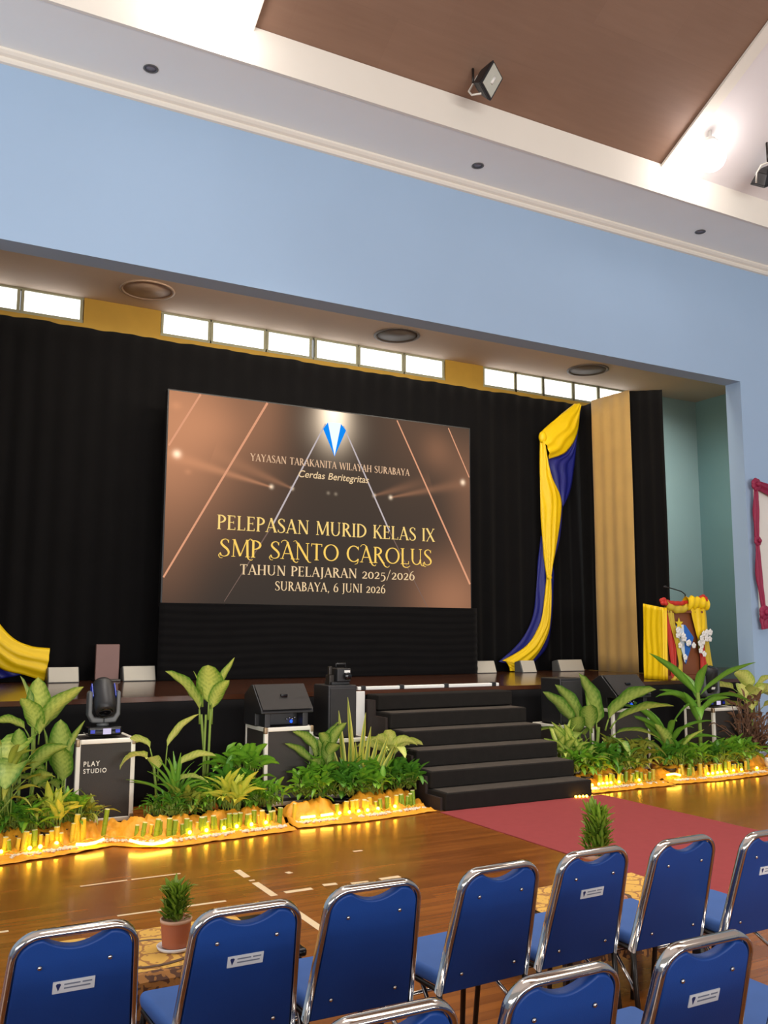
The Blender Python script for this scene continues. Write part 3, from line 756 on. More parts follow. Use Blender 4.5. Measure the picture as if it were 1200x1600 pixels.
def wedge_monitor(x, y, z, w, label):
    t_ = thing('wedge_monitor', label, 'speaker', (x, y, z))
    m = MB(); m.prism([(-.20, .13), (-.19, .17), (.07, .40), (.12, .40), (.30, .30), (.30, 0), (-.02, 0), (-.02, .13)], -w / 2, w / 2, 'x'); m.build('cabinet', M['black_plastic'], t_, bevel=.012)
    m = MB(); m.prism([(-.2, .166), (-.19, .172), (.058, .392), (.05, .40)], -w / 2 + .012, w / 2 - .012, 'x')
    m.v = [(px, py - .012, pz + .006) for px, py, pz in m.v]; m.build('grille', M['black_grille'], t_, bevel=.004)
    m = MB(); m.box((-.035, -.10, .262), (.035, -.06, .292)); m.v = [(px, py - .005 + .0, pz + .02) for px, py, pz in m.v]; m.build('handle', M['black_gloss'], t_, bevel=.006)
    for sx in (-1, 1):
        m = MB(); m.box((sx * w * .36 - .03, -.17, 0), (sx * w * .36 + .03, -.03, .135)); m.build('foot', M['black_plastic'], t_, bevel=.006)
    m = MB()
    for k in range(4): m.sphere((.06 + .028 * k, -.03, .06 + .012 * (k % 2)), .011, 8, 6)
    m.build('connector', M['chrome'], t_, smooth=True)
    m = MB(); m.sphere((.105, -.035, .035), .016, 8, 6); m.build('indicator', M['lens_blue'], t_, smooth=True)
    return t_
wedge_monitor(3.555, 8.72, .80, .56, 'black wedge monitor on the pale edged flight case left of the stairs')
wedge_monitor(8.23, 8.80, .80, .58, 'black wedge monitor on a flight case behind the right plants')

def column_speaker(x, y, z, w, d, h, label):
    t_ = thing('column_speaker', label, 'speaker', (x, y, z))
    m = MB(); m.box((-w / 2, 0, 0), (w / 2, d, h)); m.build('cabinet', M['black_plastic'], t_, bevel=.015)
    m = MB(); m.box((-w / 2 + .02, -.012, .03), (w / 2 - .02, .004, h - .03)); m.build('grille', mat('fine_black_grille', (40, 38, 38), .6, scale=60, bump=.4, bscale=400), t_, bevel=.006)
column_speaker(4.235, 8.68, .64, .33, .38, .54, 'black upright speaker standing left of the stairs behind the striped plant')
column_speaker(7.40, 8.80, .63, .35, .38, .55, 'black upright speaker standing right of the stairs')
# small effect device with carrying handle on top of the left speaker
t_ = thing('effect_projector', 'small black projector lamp with a top handle on the left speaker', 'projector', (4.27, 8.86, 1.18))
m = MB(); m.box((-.06, -.10, .03), (.10, .10, .17)); m.build('body', M['black_plastic'], t_, bevel=.01)
m = MB(); m.tube([(-.03, 0, .17), (-.03, 0, .215), (.08, 0, .215), (.08, 0, .17)], .01, 8); m.build('handle', M['black_plastic'], t_, smooth=True)
m = MB(); m.lathe([(.001, 0), (.035, 0), (.04, .05), (.036, .055)], (0, 0, 0), 16, Matrix.Rotation(R(90), 3, 'X')); m.v = [(a + .045, b - .1, c + .09) for a, b, c in m.v]; m.build('lens', M['black_gloss'], t_, smooth=True)
m = MB(); m.box((.02, -.108, .125), (.085, -.098, .15)); m.build('label_plate', M['white_paint'], t_)
m = MB(); m.box((-.13, -.05, .0), (-.07, .05, .10)); m.box((-.12, -.02, .10), (-.08, .02, .19)); m.build('bracket', M['dark_metal'], t_, bevel=.006)
m = MB(); m.box((-.12, -.09, 0), (.09, .09, .03)); m.build('base', M['black_plastic'], t_, bevel=.005)

def moving_head(x, y, z, label, tilt):
    t_ = thing('moving_head_light', label, 'stage light', (x, y, z))
    m = MB(); m.box((-.15, -.13, .02), (.15, .13, .10)); m.build('base', M['black_gloss'], t_, bevel=.02, seg=3)
    m = MB(); m.box((-.02, -.136, .035), (.05, -.128, .085)); m.build('display', M['lens_pale'], t_)
    m = MB()
    for sx in (-1, 1): m.box((sx * .11 - .02, -.134, .045), (sx * .11 + .02, -.128, .075))
    m.build('indicator', mat('blue_button', (30, 50, 190), .3), t_)
    yk = MB()
    yk.lathe([(.06, .10), (.05, .13)], (0, 0, 0), 20)
    for sx in (-1, 1):
        yk.prism([(sx * .145, .20), (sx * .105, .13), (sx * .0, .125), (sx * .0, .17), (sx * .085, .18), (sx * .105, .22), (sx * .108, .40), (sx * .125, .42), (sx * .145, .40)][::sx], -.055, .055, 'y')
    yoke = yk.build('yoke', M['grey_plastic'], t_, bevel=.012, seg=3)
    Mx = Matrix.Translation((0, 0, .36)) @ Matrix.Rotation(R(tilt), 4, 'X')
    hd = MB()
    prof = [(.001, -.17), (.075, -.165), (.098, -.13), (.104, -.05), (.104, .06), (.096, .12), (.085, .165), (.07, .17)]
    vs = MB(); vs.lathe(prof, (0, 0, 0), 28)
    hd.add([Mx @ Vector((px * .98, py, pz)) for px, py, pz in vs.v], vs.f)
    head = hd.build('head', M['black_plastic'], t_, smooth=True)
    ln_ = MB(); vs = MB(); vs.lathe([(.001, .168), (.04, .178), (.07, .169), (.07, .16)], (0, 0, 0), 24); ln_.add([Mx @ Vector(p) for p in vs.v], vs.f); ln_.build('lens', M['black_gloss'], head, smooth=True)
    pn = MB()
    for sx in (-1, 1): pn.add([Mx @ Vector((sx * (.098 + dx), dy, dz)) for dx in (0, .008) for dy, dz in ((-.03, -.12), (.04, -.12), (.04, .02), (-.03, .02))],
                              [(0, 1, 2, 3), (7, 6, 5, 4), (0, 4, 5, 1), (1, 5, 6, 2), (2, 6, 7, 3), (3, 7, 4, 0)])
    pn.build('side_panel', mat('blue_side_panel', (30, 62, 180), .35), head)
    lp = MB(); lp.add([Mx @ Vector((dx, dy, dz)) for dy in (-.106, -.10) for dx, dz in ((-.03, -.10), (.03, -.10), (.03, -.07), (-.03, -.07))], [(0, 1, 2, 3), (7, 6, 5, 4), (0, 4, 5, 1), (1, 5, 6, 2), (2, 6, 7, 3), (3, 7, 4, 0)])
    lp.build('label_plate', M['white_paint'], head)
moving_head(1.80, 8.70, .775, 'moving head stage light on the lettered flight case at left', 142)
moving_head(9.66, 8.70, .765, 'moving head stage light half hidden behind the plants at far right', 20)

# ------------------------------------------------------------------ lectern
lec = thing('lectern', 'wooden lectern wrapped in yellow and red cloth at the right of the stage', 'lectern', (9.78, 9.56, ZS))
m = MB()
m.box((.02, .02, 0), (.82, .38, .06)); m.box((.05, .06, .06), (.79, .36, .96)); m.prism([(0.0, .95), (.40, 1.00), (.40, 1.05), (0.0, .99)], .06, .78, 'x')
m.build('body', M['lectern_wood'], lec, bevel=.008)
def fold(name, mm, fn, nu=24, nv=20, par=lec, th=.006):
    mb = MB(); mb.surf(fn, nu, nv); return mb.build(name, mm, par, smooth=True, solid=th, off=0)
# side drape wrapped over the left flank
fold('side_drape', M['yellow_satin'], lambda u, v: (-.01 - .03 * (1 - v) + .006 * math.sin(u * 22 + 2 * nz(v * 2, u)), .01 + .40 * u, .004 + v * (1.02 + .07 * u)), 40, 16)
fold('side_drape', M['yellow_satin'], lambda u, v: (-.04 - .03 * (1 - v) + .08 * u, .008 - .012 * math.sin(u * 8), .004 + v * 1.02), 16, 16)
def hang(name, mm, P, y, th=.006, fr=14):
    """hanging strip: P lists (z, left x, right x) from the top down"""
    def fn(u, v):
        k = v * (len(P) - 1); i = min(int(k), len(P) - 2); f = k - i; f = f * f * (3 - 2 * f) if len(P) > 2 else f
        a, b = P[i], P[i + 1]
        z, l, r_ = (a[j] + (b[j] - a[j]) * f for j in range(3))
        return (l + (r_ - l) * u, y - .018 * math.sin(math.pi * u) - .008 * math.sin(u * fr + v * 3), z)
    return fold(name, mm, fn)
hang('red_strip', M['red_cloth'], [(1.0, .03, .10), (.75, .05, .17), (.45, .08, .24), (.2, .12, .22), (.02, .10, .16)], .035)
M['olive_satin'] = mat('olive_yellow_satin', (206, 178, 44), 0.55, var=.08, scale=4)
hang('front_drape', M['olive_satin'], [(1.0, .06, .18), (.8, .10, .20), (.5, .20, .30), (.22, .25, .32), (.10, .22, .32), (.0, .08, .26)], .015)
hang('right_drape', M['yellow_satin'], [(1.03, .52, .80), (.85, .56, .82), (.65, .62, .80), (.52, .68, .79)], .01)
hang('red_strip', M['red_cloth'], [(.55, .68, .78), (.3, .70, .82), (.04, .70, .86)], .03)
hang('right_drape', M['olive_satin'], [(1.02, .76, .84), (.6, .78, .87), (.3, .80, .92), (.06, .84, .97)], .02)
# frill along the top edge
def frill(x0, x1, dip, z, r):
    mb = MB()
    def fn(u, v):
        x = x0 + (x1 - x0) * u; a = 2 * math.pi * v
        rr = r * (1 + .14 * math.sin(u * 23 + a) + .3 * nz(u * 6, v * 4, x0))
        return (x, .0 + rr * .7 * math.cos(a), z - dip * math.sin(math.pi * u) + rr * math.sin(a))
    mb.surf(fn, 30, 12)
    return mb
frill(.02, .52, .08, 1.08, .055).build('top_frill', M['olive_satin'], lec, smooth=True)
frill(.42, .86, -.02, 1.09, .085).build('top_frill', M['yellow_satin'], lec, smooth=True)
frill(.05, .45, .02, 1.11, .03).build('red_bow', M['red_cloth'], lec, smooth=True)
for bx_, bz_ in ((-.0, 1.11), (.80, 1.17)):
    m = MB()
    for k in range(5):
        a = k * 1.3; m.sphere((bx_ + .035 * math.cos(a), .0 + .02 * math.sin(k), bz_ + .03 * math.sin(a)), .042, 10, 8, (1, .7, .8))
    m.build('red_bow', M['red_cloth'], lec, smooth=True)
# emblem board: kite in blue and white with a yellow star on top
def plate(name, pts, y, th, mm):
    m = MB(); m.prism(pts, y, y + th, 'y'); return m.build(name, mm, lec)
def fx(px): return (px - 1045) / 65 * .84
def fz(row): return (1063 - row) / 110
kite = [(1059, 985), (1065, 979), (1078, 979), (1091, 996), (1077, 1037)]
plate('emblem_board', [(.19, .70), (.27, .79), (.44, .78), (.60, .60), (.42, .22)], .035, .012, M['emblem_blue'])
plate('emblem_white_field', [(.235, .74), (.28, .785), (.395, .785), (.40, .24), (.385, .25)], .027, .008, M['emblem_white'])
stp = [(.295 + (.085 if k % 2 == 0 else .036) * math.sin(k * math.pi / 5), .80 + (.085 if k % 2 == 0 else .036) * math.cos(k * math.pi / 5)) for k in range(10)]
plate('star', stp, .015, .01, M['star_yellow'])
def orchid(path, nfl, seed):
    rr = random.Random(seed)
    m = MB(); m.tube(path, .006, 6); stem_ = m.build('orchid_stem', M['stem'], lec, smooth=True)
    for i in range(nfl):
        f = MB()
        k = i / (nfl - 1) * (len(path) - 1); j = min(int(k), len(path) - 2); c = Vector(path[j]).lerp(Vector(path[j + 1]), k - j)
        c += Vector((rr.uniform(-.04, .04), -.03 - rr.uniform(0, .03), rr.uniform(-.04, .04)))
        for q in range(5):
            a = q * 2 * math.pi / 5 + rr.uniform(0, .5)
            f.sphere(c + Vector((.024 * math.cos(a), -.004, .024 * math.sin(a))), .022, 8, 6, (1, .3, 1))
        f.build('orchid_flower', M['petal'], stem_, smooth=True)
orchid([(.34, .0, .30), (.22, .0, .62), (.20, -.02, .72), (.27, -.02, .60), (.38, -.02, .52), (.46, -.02, .46)], 11, 1)
orchid([(.66, .0, .40), (.64, .0, .54), (.68, -.02, .64), (.76, -.02, .68), (.83, -.02, .65)], 9, 2)
orchid([(.66, .0, .42), (.66, .0, .52), (.72, -.02, .60), (.78, -.02, .57)], 6, 3)
mic = MB(); mic.tube([(.62, .30, 1.06), (.72, .28, 1.18), (.70, .26, 1.24), (.60, .24, 1.28), (.40, .22, 1.315), (.25, .2, 1.335)], .008, 8); gm = mic.build('microphone_gooseneck', M['dark_metal'], lec, smooth=True)
mic = MB(); mic.sphere((.23, .198, 1.338), .018, 10, 8, (1.8, 1, 1)); mic.build('microphone_head', M['black_plastic'], gm, smooth=True)

# ------------------------------------------------------------------ white board draped in maroon, on the right wall
nb = thing('notice_board', 'white wall board framed with maroon cloth right of the stage', 'board', (12.4, YP - .02, 2.0))
m = MB(); m.box((-.92, -.02, -.05), (1.0, .018, 2.0)); m.build('panel', M['board_white'], nb, bevel=.006)
def roll(P, w0, w1):
    """flat gathered cloth strip along a path, w0 wide at its ends and w1 in the middle"""
    pts = spl([(p[0], p[1], p[2]) for p in P], 12); n = len(pts) - 1
    def fn(u, v):
        k = min(int(round(v * n)), n); a, b = pts[max(k - 1, 0)], pts[min(k + 1, n)]
        dx, dz = b[0] - a[0], b[2] - a[2]; l = math.hypot(dx, dz) or 1
        w = w0 + (w1 - w0) * math.sin(math.pi * v)
        o = (u - .5) * w
        return (pts[k][0] - dz / l * o, -.055 - .016 * math.sin(u * 13 + 2 * nz(v * 3, u)) - .03 * math.sin(math.pi * u), pts[k][2] + dx / l * o)
    mb = MB(); mb.surf(fn, 14, n); mb.build('maroon_drape', M['maroon_cloth'], nb, smooth=True, solid=.006, off=0)
roll([(-.95, 0, 1.98), (-.5, 0, 1.88), (0, 0, 1.82), (.5, 0, 1.88), (.98, 0, 2.0)], .12, .24)
roll([(-.95, 0, 1.95), (-.955, 0, 1.55), (-.98, 0, 1.12)], .07, .12)
roll([(-.98, 0, 1.10), (-.96, 0, .6), (-.91, 0, .12)], .06, .13)
roll([(-.90, 0, .06), (-.4, 0, -.06), (.1, 0, -.10), (.9, 0, 0)], .10, .18)
roll([(-.91, 0, .08), (-.90, 0, -.06), (-.88, 0, -.2)], .17, .17)
for (x, z, r_) in ((-.95, 1.97, .10), (-.98, 1.11, .075), (-.91, .04, .11)):
    m = MB()
    for k in range(7):
        a = k * 2 * math.pi / 7; m.sphere((x + r_ * .5 * math.cos(a), -.08, z + r_ * .5 * math.sin(a)), r_ * .55, 10, 8, (1, .5, 1))
    m.sphere((x, -.12, z), r_ * .4, 10, 8); m.build('rosette', M['maroon_cloth'], nb, smooth=True)

# ================================================================== CEILING FITTINGS
def flood(loc, face, label, long_axis, name='floodlight'):
    t_ = thing(name, label, 'lamp', loc)
    fv = Vector(face).normalized()
    ax = Vector(long_axis); ax = (ax - fv * ax.dot(fv)).normalized(); ay = fv.cross(ax)
    Q = Matrix((ax, ay, fv)).transposed().to_4x4()
    def X(vs): return [Q @ Vector(p) for p in vs]
    b = MB()
    def frus(m, a, b_, z0, z1):
        v = [(-a[0], -a[1], z0), (a[0], -a[1], z0), (a[0], a[1], z0), (-a[0], a[1], z0), (-b_[0], -b_[1], z1), (b_[0], -b_[1], z1), (b_[0], b_[1], z1), (-b_[0], b_[1], z1)]
        m.add(X(v), [(3, 2, 1, 0), (4, 5, 6, 7), (0, 1, 5, 4), (1, 2, 6, 5), (2, 3, 7, 6), (3, 0, 4, 7)])
    frus(b, (.10, .09), (.17, .125), -.10, .03); frus(b, (.17, .125), (.175, .13), .03, .06); frus(b, (.06, .05), (.10, .09), -.15, -.10)
    b.build('housing', M['black_plastic'], t_, bevel=.01)
    g = MB(); frus(g, (.15, .105), (.15, .105), .058, .066); gl_ = g.build('glass', M['lens_grey'], t_)
    g = MB(); g.tube(X([(-.05, .0, .072), (.05, .0, .072)]), .018, 8); g.build('bulb', M['white_paint'], gl_, smooth=True)
    br_ = MB(); br_.tube(X([(.19, 0, 0), (.19, .0, -.13), (.12, 0, -.21), (-.12, 0, -.21), (-.19, 0, -.13), (-.19, 0, 0)]), .012, 8); br_.build('bracket', M['alu'], t_, smooth=True)
    a = Q @ Vector((0, 0, -.21)); zt = roofz(loc[1] + a.y) - loc[2] + .02
    rd = MB(); rd.tube([tuple(a), (a.x, a.y, max(zt, a.z + .02))], .014, 8); rd.build('mount', M['dark_metal'], t_, smooth=True)
flood((5.56, 7.8, 7.90), (.30, -.79, -.22), 'unlit black floodlight mounted on the brown ceiling panel', (.527, -.287, .8))
flood((10.14, 7.75, 7.88), (.5, .5, -.7), 'unlit floodlight on the white ceiling at the right edge, beside the lit lamp', (.7, -.3, .5))
def lit_lamp(loc, label):
    t_ = thing('ceiling_lamp', label, 'lamp', loc)
    h = roofz(loc[1]) - loc[2] + .03
    m = MB(); m.lathe([(.05, .13), (.09, .15), (.11, .20), (.06, .26), (.02, .28), (.02, max(h, .3))], (0, 0, 0), 20); m.build('housing', M['white_paint'], t_, smooth=True)
    m = MB(); m.sphere((0, 0, 0), .19, 24, 16); m.build('glowing_globe', M['lamp_glow'], t_, smooth=True)
    d = bpy.data.lights.new('lamp_beam', 'SPOT'); d.energy = 520; d.spot_size = R(84); d.spot_blend = .5; d.shadow_soft_size = .15; d.color = (1.0, .95, .88)
    o = bpy.data.objects.new('lamp_beam', d); COL.objects.link(o); o.parent = t_; o.location = (0, 0, -.22)
    o.rotation_euler = (Vector((5.83, 6.6, 0)) - Vector(loc)).to_track_quat('-Z', 'Y').to_euler()
lit_lamp((9.06, 7.75, 7.90), 'glaring lit lamp under the ceiling at the right end of the brown panel')
lit_lamp((2.42, 8.02, 7.76), 'glaring lit lamp under the ceiling at the left end of the brown panel')
for (x, l) in ((2.04, 'small round downlight in the grey soffit, leftmost'), (6.15, 'small round downlight in the grey soffit, in the middle'), (10.07, 'small round downlight in the grey soffit, rightmost')):
    t_ = thing('downlight', l, 'lamp', (x, 8.87, 7.55))
    m = MB(); m.lathe([(.075, .002), (.078, -.006), (.06, -.008), (.058, .002)], (0, 0, 0), 24); m.build('ring', M['grey_plastic'], t_, smooth=True)
    m = MB(); m.lathe([(.001, -.004), (.057, -.003), (.057, .002)], (0, 0, 0), 24); m.build('lens', M['downlight_glass'], t_, smooth=True)
for (x, mm, l) in ((2.92, 'vent_pale', 'pale round recess in the stage ceiling above the left windows'), (6.95, 'vent_dark', 'dark round recess in the stage ceiling above the middle windows'), (10.95, 'vent_dark', 'dark round recess in the stage ceiling above the right windows')):
    t_ = thing('ceiling_recess', l, 'ceiling recess', (x, 12.36, 6.50))
    m = MB(); m.lathe([(.37, .005), (.38, -.012), (.34, -.018), (.33, .005)], (0, 0, 0), 40); m.build('ring', M['vent_pale'] if mm == 'vent_pale' else M['vent_dark'], t_, smooth=True)
    m = MB(); m.lathe([(.001, -.006), (.33, -.004), (.33, .004)], (0, 0, 0), 40); m.build('disc', M[mm], t_, smooth=True)
# ================================================================== PLANT BEDS
def leaf_mat(name, edge, mid, sharp=1.0, spots=0.5, rough=0.42, trans=0.25):
    m = bpy.data.materials.new(name); t = NT(m)
    uv = t.n('ShaderNodeUVMap'); sp = t.n('ShaderNodeSeparateXYZ', i_0=uv.outputs[0])
    d = t.math('ABSOLUTE', t.math('MULTIPLY_ADD', sp.outputs[0], 2.0, -1.0))
    ns = t.n('ShaderNodeTexNoise', i_Vector=uv.outputs[0], i_Scale=14.0, i_Detail=3.0)
    wv = t.math('SINE', t.math('MULTIPLY_ADD', sp.outputs[1], 60.0, t.math('MULTIPLY', d, -9.0)))
    f = t.math('ADD', t.math('MULTIPLY', t.math('POWER', d, 1.7), sharp), t.math('MULTIPLY', t.math('SUBTRACT', ns.outputs['Fac'], .5), spots * 2.2))
    f = t.math('ADD', f, t.math('MULTIPLY', wv, .10))
    f = t.n('ShaderNodeClamp', i_Value=f).outputs[0]
    colr = t.mix(f, lin(mid), lin(edge))
    b = t.n('ShaderNodeBsdfPrincipled', i_Base_Color=colr, i_Roughness=rough)
    tl = t.n('ShaderNodeBsdfTranslucent', i_Color=colr)
    mx = t.n('ShaderNodeMixShader', i_0=trans); t.link(b.outputs[0], mx.inputs[1]); t.link(tl.outputs[0], mx.inputs[2])
    t.n('ShaderNodeOutputMaterial', i_Surface=mx.outputs[0])
    return m
LM = {
 'dief': leaf_mat('dieffenbachia_leaf', (86, 136, 30), (206, 214, 104)),
 'dief_dark': leaf_mat('dark_dieffenbachia_leaf', (74, 122, 32), (176, 192, 96), 1.2),
 'pale': leaf_mat('pale_yellow_leaf', (140, 170, 48), (226, 226, 130), .8),
 'green': leaf_mat('fresh_green_leaf', (70, 132, 28), (128, 176, 50), .7, .3),
 'dark': leaf_mat('dark_green_leaf', (48, 106, 26), (90, 142, 42), .7, .3),
 'lime': leaf_mat('yellow_green_leaf', (164, 180, 40), (212, 214, 84), .7, .4),
 'olive': leaf_mat('olive_leaf', (112, 124, 36), (160, 164, 62), .8, .5),
 'snake': leaf_mat('snake_plant_leaf', (216, 206, 84), (112, 140, 52), 1.6, .25),
 'corn': leaf_mat('corn_plant_leaf', (76, 132, 36), (124, 172, 60), .9, .2),
 'brown': leaf_mat('dried_brown_leaf', (92, 62, 46), (128, 92, 66), .8, .5, .8),
}
M['brown_stem'] = mat('dried_stem', (104, 74, 54), .8, var=.2, scale=20)
VA = -28.5     # bearing of the hall's cross direction used for leaf directions
def add_leaf(mb, p, az, el, L, W, droop=.5, fold_=.22, shape='lance', n=9, roll=0.0, wave=0.0):
    p = Vector(p); a = R(az + VA); e = R(el)
    side = Vector((-math.sin(a), math.cos(a), 0))
    vs, uv = [], []
    q = p.copy()
    for i in range(n + 1):
        t = i / n
        ee = e - droop * t * 1.25
        d = Vector((math.cos(ee) * math.cos(a), math.cos(ee) * math.sin(a), math.sin(ee)))
        nrm = side.cross(d).normalized() * -1
        sd = (side * math.cos(roll) + nrm * math.sin(roll))
        up = d.cross(sd).normalized()
        if shape == 'lance': w = math.sin(math.pi * min(1, max(0, t)) ** .8) ** .8
        elif shape == 'oval': w = math.sin(math.pi * t ** .75) ** .6
        elif shape == 'strap': w = min(1, .45 + 1.4 * t) * (1 - t ** 3.5)
        else: w = min(1, .7 + t) * (1 - t ** 2.2) ** .8
        w = max(w * W / 2, .002)
        z = wave * math.sin(t * 14) * w
        for k, s in enumerate((-1, -.5, 0, .5, 1)):
            vs.append(q + sd * s * w + up * (abs(s) * w * fold_ * 2 + (z if abs(s) == 1 else 0)))
            uv.append((.5 + s / 2, t))
        q = q + d * (L / n)
    fs = [(i * 5 + k, i * 5 + k + 1, (i + 1) * 5 + k + 1, (i + 1) * 5 + k) for i in range(n) for k in range(4)]
    mb.add(vs, fs, uv)
def plant(name, label, loc, leaves, lm, trunk=None, stem_mat=None, pot=True, group=None, stem_r=.006, potr=.07):
    """leaves: (dx, dz_start, az, el, L, W, droop, shape, petiole)"""
    t_ = thing(name, label, 'plant', loc, 0, group)
    rv = Vector((math.cos(R(VA)), math.sin(R(VA)), 0)); fv = Vector((math.sin(R(VA)), -math.cos(R(VA)), 0))
    fo, sm = MB(), MB()
    if trunk:
        for (r0, P) in trunk: sm.tube([rv * x + fv * y + Vector((0, 0, z)) for x, y, z in P], r0, 8)
    for lf in leaves:
        dx, dz, az, el, L, W, dr, shp, pet = lf[:9]
        base = rv * dx + Vector((0, 0, dz))
        a = R(az + VA); d = Vector((math.cos(a), math.sin(a), 0))
        if pet > 0:
            e0 = R(min(88, el + 25)); tip = base + (d * math.cos(e0) + Vector((0, 0, math.sin(e0)))) * pet
            mid = base.lerp(tip, .5) + Vector((0, 0, pet * .06))
            sm.tube([base, mid, tip], [stem_r * 1.2, stem_r, stem_r * .8], 6)
        else: tip = base
        add_leaf(fo, tip, az, el, L, W, dr, shape=shp, roll=lf[9] if len(lf) > 9 else (.75 * abs(math.cos(R(az))) * (1 if el > 30 else .5) * (-1 if math.cos(R(az)) > 0 else 1)), wave=.12)
    fo.build('foliage', lm, t_, smooth=True)
    if not sm.v: sm.tube([(0, 0, .12), (0, 0, .22)], stem_r, 6)
    sm.build('stem', stem_mat or M['stem'], t_, smooth=True)
    if pot:
        pm = MB(); pm.lathe([(potr * .75, 0), (potr, .11), (potr * 1.06, .115), (potr * 1.06, .13), (potr * .93, .13), (potr * .9, .11)], (0, 0, 0), 18)
        pm.build('pot', M['black_plastic'], t_, smooth=True)
    return t_
def bushleaves(rng, n, z0, h, L, W, spread=.5, el=(10, 80), droop=.7, shape='lance', pet=(.08, .2), dx=.1):
    out = []
    for i in range(n):
        az = i * 137.5 + rng.uniform(-20, 20)
        k = rng.random()
        out.append((rng.uniform(-dx, dx), z0 + h * .25 * k, az, rng.uniform(*el), L * rng.uniform(.7, 1.2), W * rng.uniform(.8, 1.2), droop * rng.uniform(.6, 1.3), shape, h * rng.uniform(*pet) * 2.2))
    return out
rng = random.Random(5)
# ---- left bed
plant('dumb_cane_plant', 'tall dumb cane with big mottled leaves at the far left of the beds', (1.15, 8.33, 0), [
    (0, .90, 165, 78, .46, .17, .25, 'oval', .02), (.02, .88, 290, 86, .46, .23, .15, 'oval', .01), (.03, .86, 8, 55, .52, .19, .3, 'oval', .03), (.03, .86, 250, 70, .36, .18, .5, 'oval', .03),
    (-.03, .84, 182, 34, .28, .13, .7, 'oval', .08), (-.02, .80, 268, 5, .50, .27, 1.35, 'oval', .06), (.05, .78, 20, 66, .36, .16, .4, 'oval', .08), (-.05, .7, 200, 10, .3, .14, .9, 'oval', .08)],
    LM['dief'], [(.018, [(0, 0, .1), (.02, 0, .5), (0, 0, .92)])])
plant('dumb_cane_plant', 'large-leaved dumb cane low at the left picture edge, in front of the tall one', (1.02, 8.16, 0), [
    (.06, .58, 272, 30, .46, .27, 1.5, 'oval', .06), (-.06, .5, 185, 50, .4, .17, .8, 'oval', .1), (.10, .5, 352, 55, .38, .15, .7, 'oval', .1), (0, .55, 290, 80, .36, .16, .3, 'oval', .06), (.02, .4, 250, 40, .34, .17, 1.0, 'oval', .1), (.12, .36, 320, 45, .34, .14, .8, 'oval', .12)],
    LM['dief_dark'], [(.014, [(0, 0, .1), (.02, 0, .35), (.02, 0, .58)])])
plant('dumb_cane_plant', 'shorter dumb cane beside the lettered flight case, left of it', (1.35, 8.22, 0), [
    (.0, .45, 290, 84, .46, .22, .2, 'oval', .10), (.04, .40, 272, 70, .40, .19, .4, 'oval', .08), (-.10, .55, 150, 82, .30, .07, .2, 'lance', .12), (.05, .55, 10, 72, .36, .08, .2, 'lance', .1),
    (-.08, .45, 190, 45, .2, .12, .6, 'oval', .1), (.02, .36, 260, 35, .3, .14, .8, 'oval', .08), (-.05, .3, 215, 50, .34, .12, .8, 'oval', .1)],
    LM['dief_dark'], [(.01, [(-.02 * k, 0, .1), (-.04 * k + .02, 0, .3), (-.05 * k, .02 * k, .55)]) for k in (-1, 0, 1, 2)])
plant('leafy_bush', 'dark narrow-leaved bush cut by the left picture edge', (.88, 8.0, 0), bushleaves(rng, 34, .15, .6, .30, .05, el=(20, 85), droop=.9, shape='lance', pet=(.05, .4)), LM['olive'])
plant('leafy_bush', 'low fern-like green bush in the front left corner of the beds', (1.04, 7.98, 0), bushleaves(rng, 60, .14, .30, .16, .045, el=(0, 75), droop=.8, dx=.14), LM['green'])
plant('yellow_green_plant', 'low yellow-green plant with upright blades in front of the tall left dumb cane', (1.27, 7.98, 0), bushleaves(rng, 22, .14, .18, .28, .06, el=(35, 85), droop=.5, dx=.08), LM['lime'])
plant('leafy_bush', 'low olive bush in front of the lettered flight case', (1.53, 8.12, 0), bushleaves(rng, 64, .14, .28, .14, .035, el=(0, 80), droop=.7, dx=.13), LM['olive'])
plant('dumb_cane_plant', 'tall slender dumb cane with four raised leaves in front of the stage', (2.72, 8.55, 0), [
    (-.05, .86, 178, 62, .50, .19, .5, 'oval', .14), (-.03, 1.02, 165, 68, .24, .06, .1, 'lance', .12), (.03, .90, 275, 82, .40, .26, .5, 'oval', .16), (.05, .98, 0, 56, .36, .09, -.1, 'lance', .20),
    (.06, .86, 330, 72, .34, .14, .6, 'oval', .15)],
    LM['dief'], [(.013, [(0, 0, .1), (.01, 0, .5), (-.04, 0, .95)]), (.012, [(.02, 0, .1), (.04, 0, .5), (.05, 0, 1.0)]), (.011, [(0, 0, .1), (.0, .02, .5), (.01, .02, .95)])], stem_r=.010)
plant('dumb_cane_plant', 'pale dumb cane with drooping leaves right of the lettered flight case', (2.24, 8.36, 0), [
    (-.05, .55, 172, 50, .26, .12, 1.5, 'oval', .14), (-.04, .5, 215, 30, .3, .16, 1.5, 'oval', .12), (.06, .5, 10, 62, .40, .10, .5, 'lance', .2), (.10, .40, 5, 35, .35, .11, .7, 'oval', .16), (.0, .4, 260, 55, .3, .12, .9, 'oval', .1), (.1, .3, 340, 20, .3, .13, .7, 'oval', .16)],
    LM['pale'], [(.012, [(0, 0, .1), (-.02, 0, .35), (-.05, 0, .56)])])
plant('spider_plant', 'green spider plant with narrow arching blades right of the lettered flight case', (2.36, 8.2, 0), [(0, .22, i * 137.5, rng.uniform(35, 88), rng.uniform(.35, .52), .045, rng.uniform(.3, 1.1), 'strap', .0) for i in range(30)], LM['corn'])
plant('leafy_bush', 'low ferny bush at the foot of the spider plant', (2.20, 8.02, 0), bushleaves(rng, 70, .14, .26, .13, .03, el=(0, 80), droop=.8, dx=.16), LM['dark'])
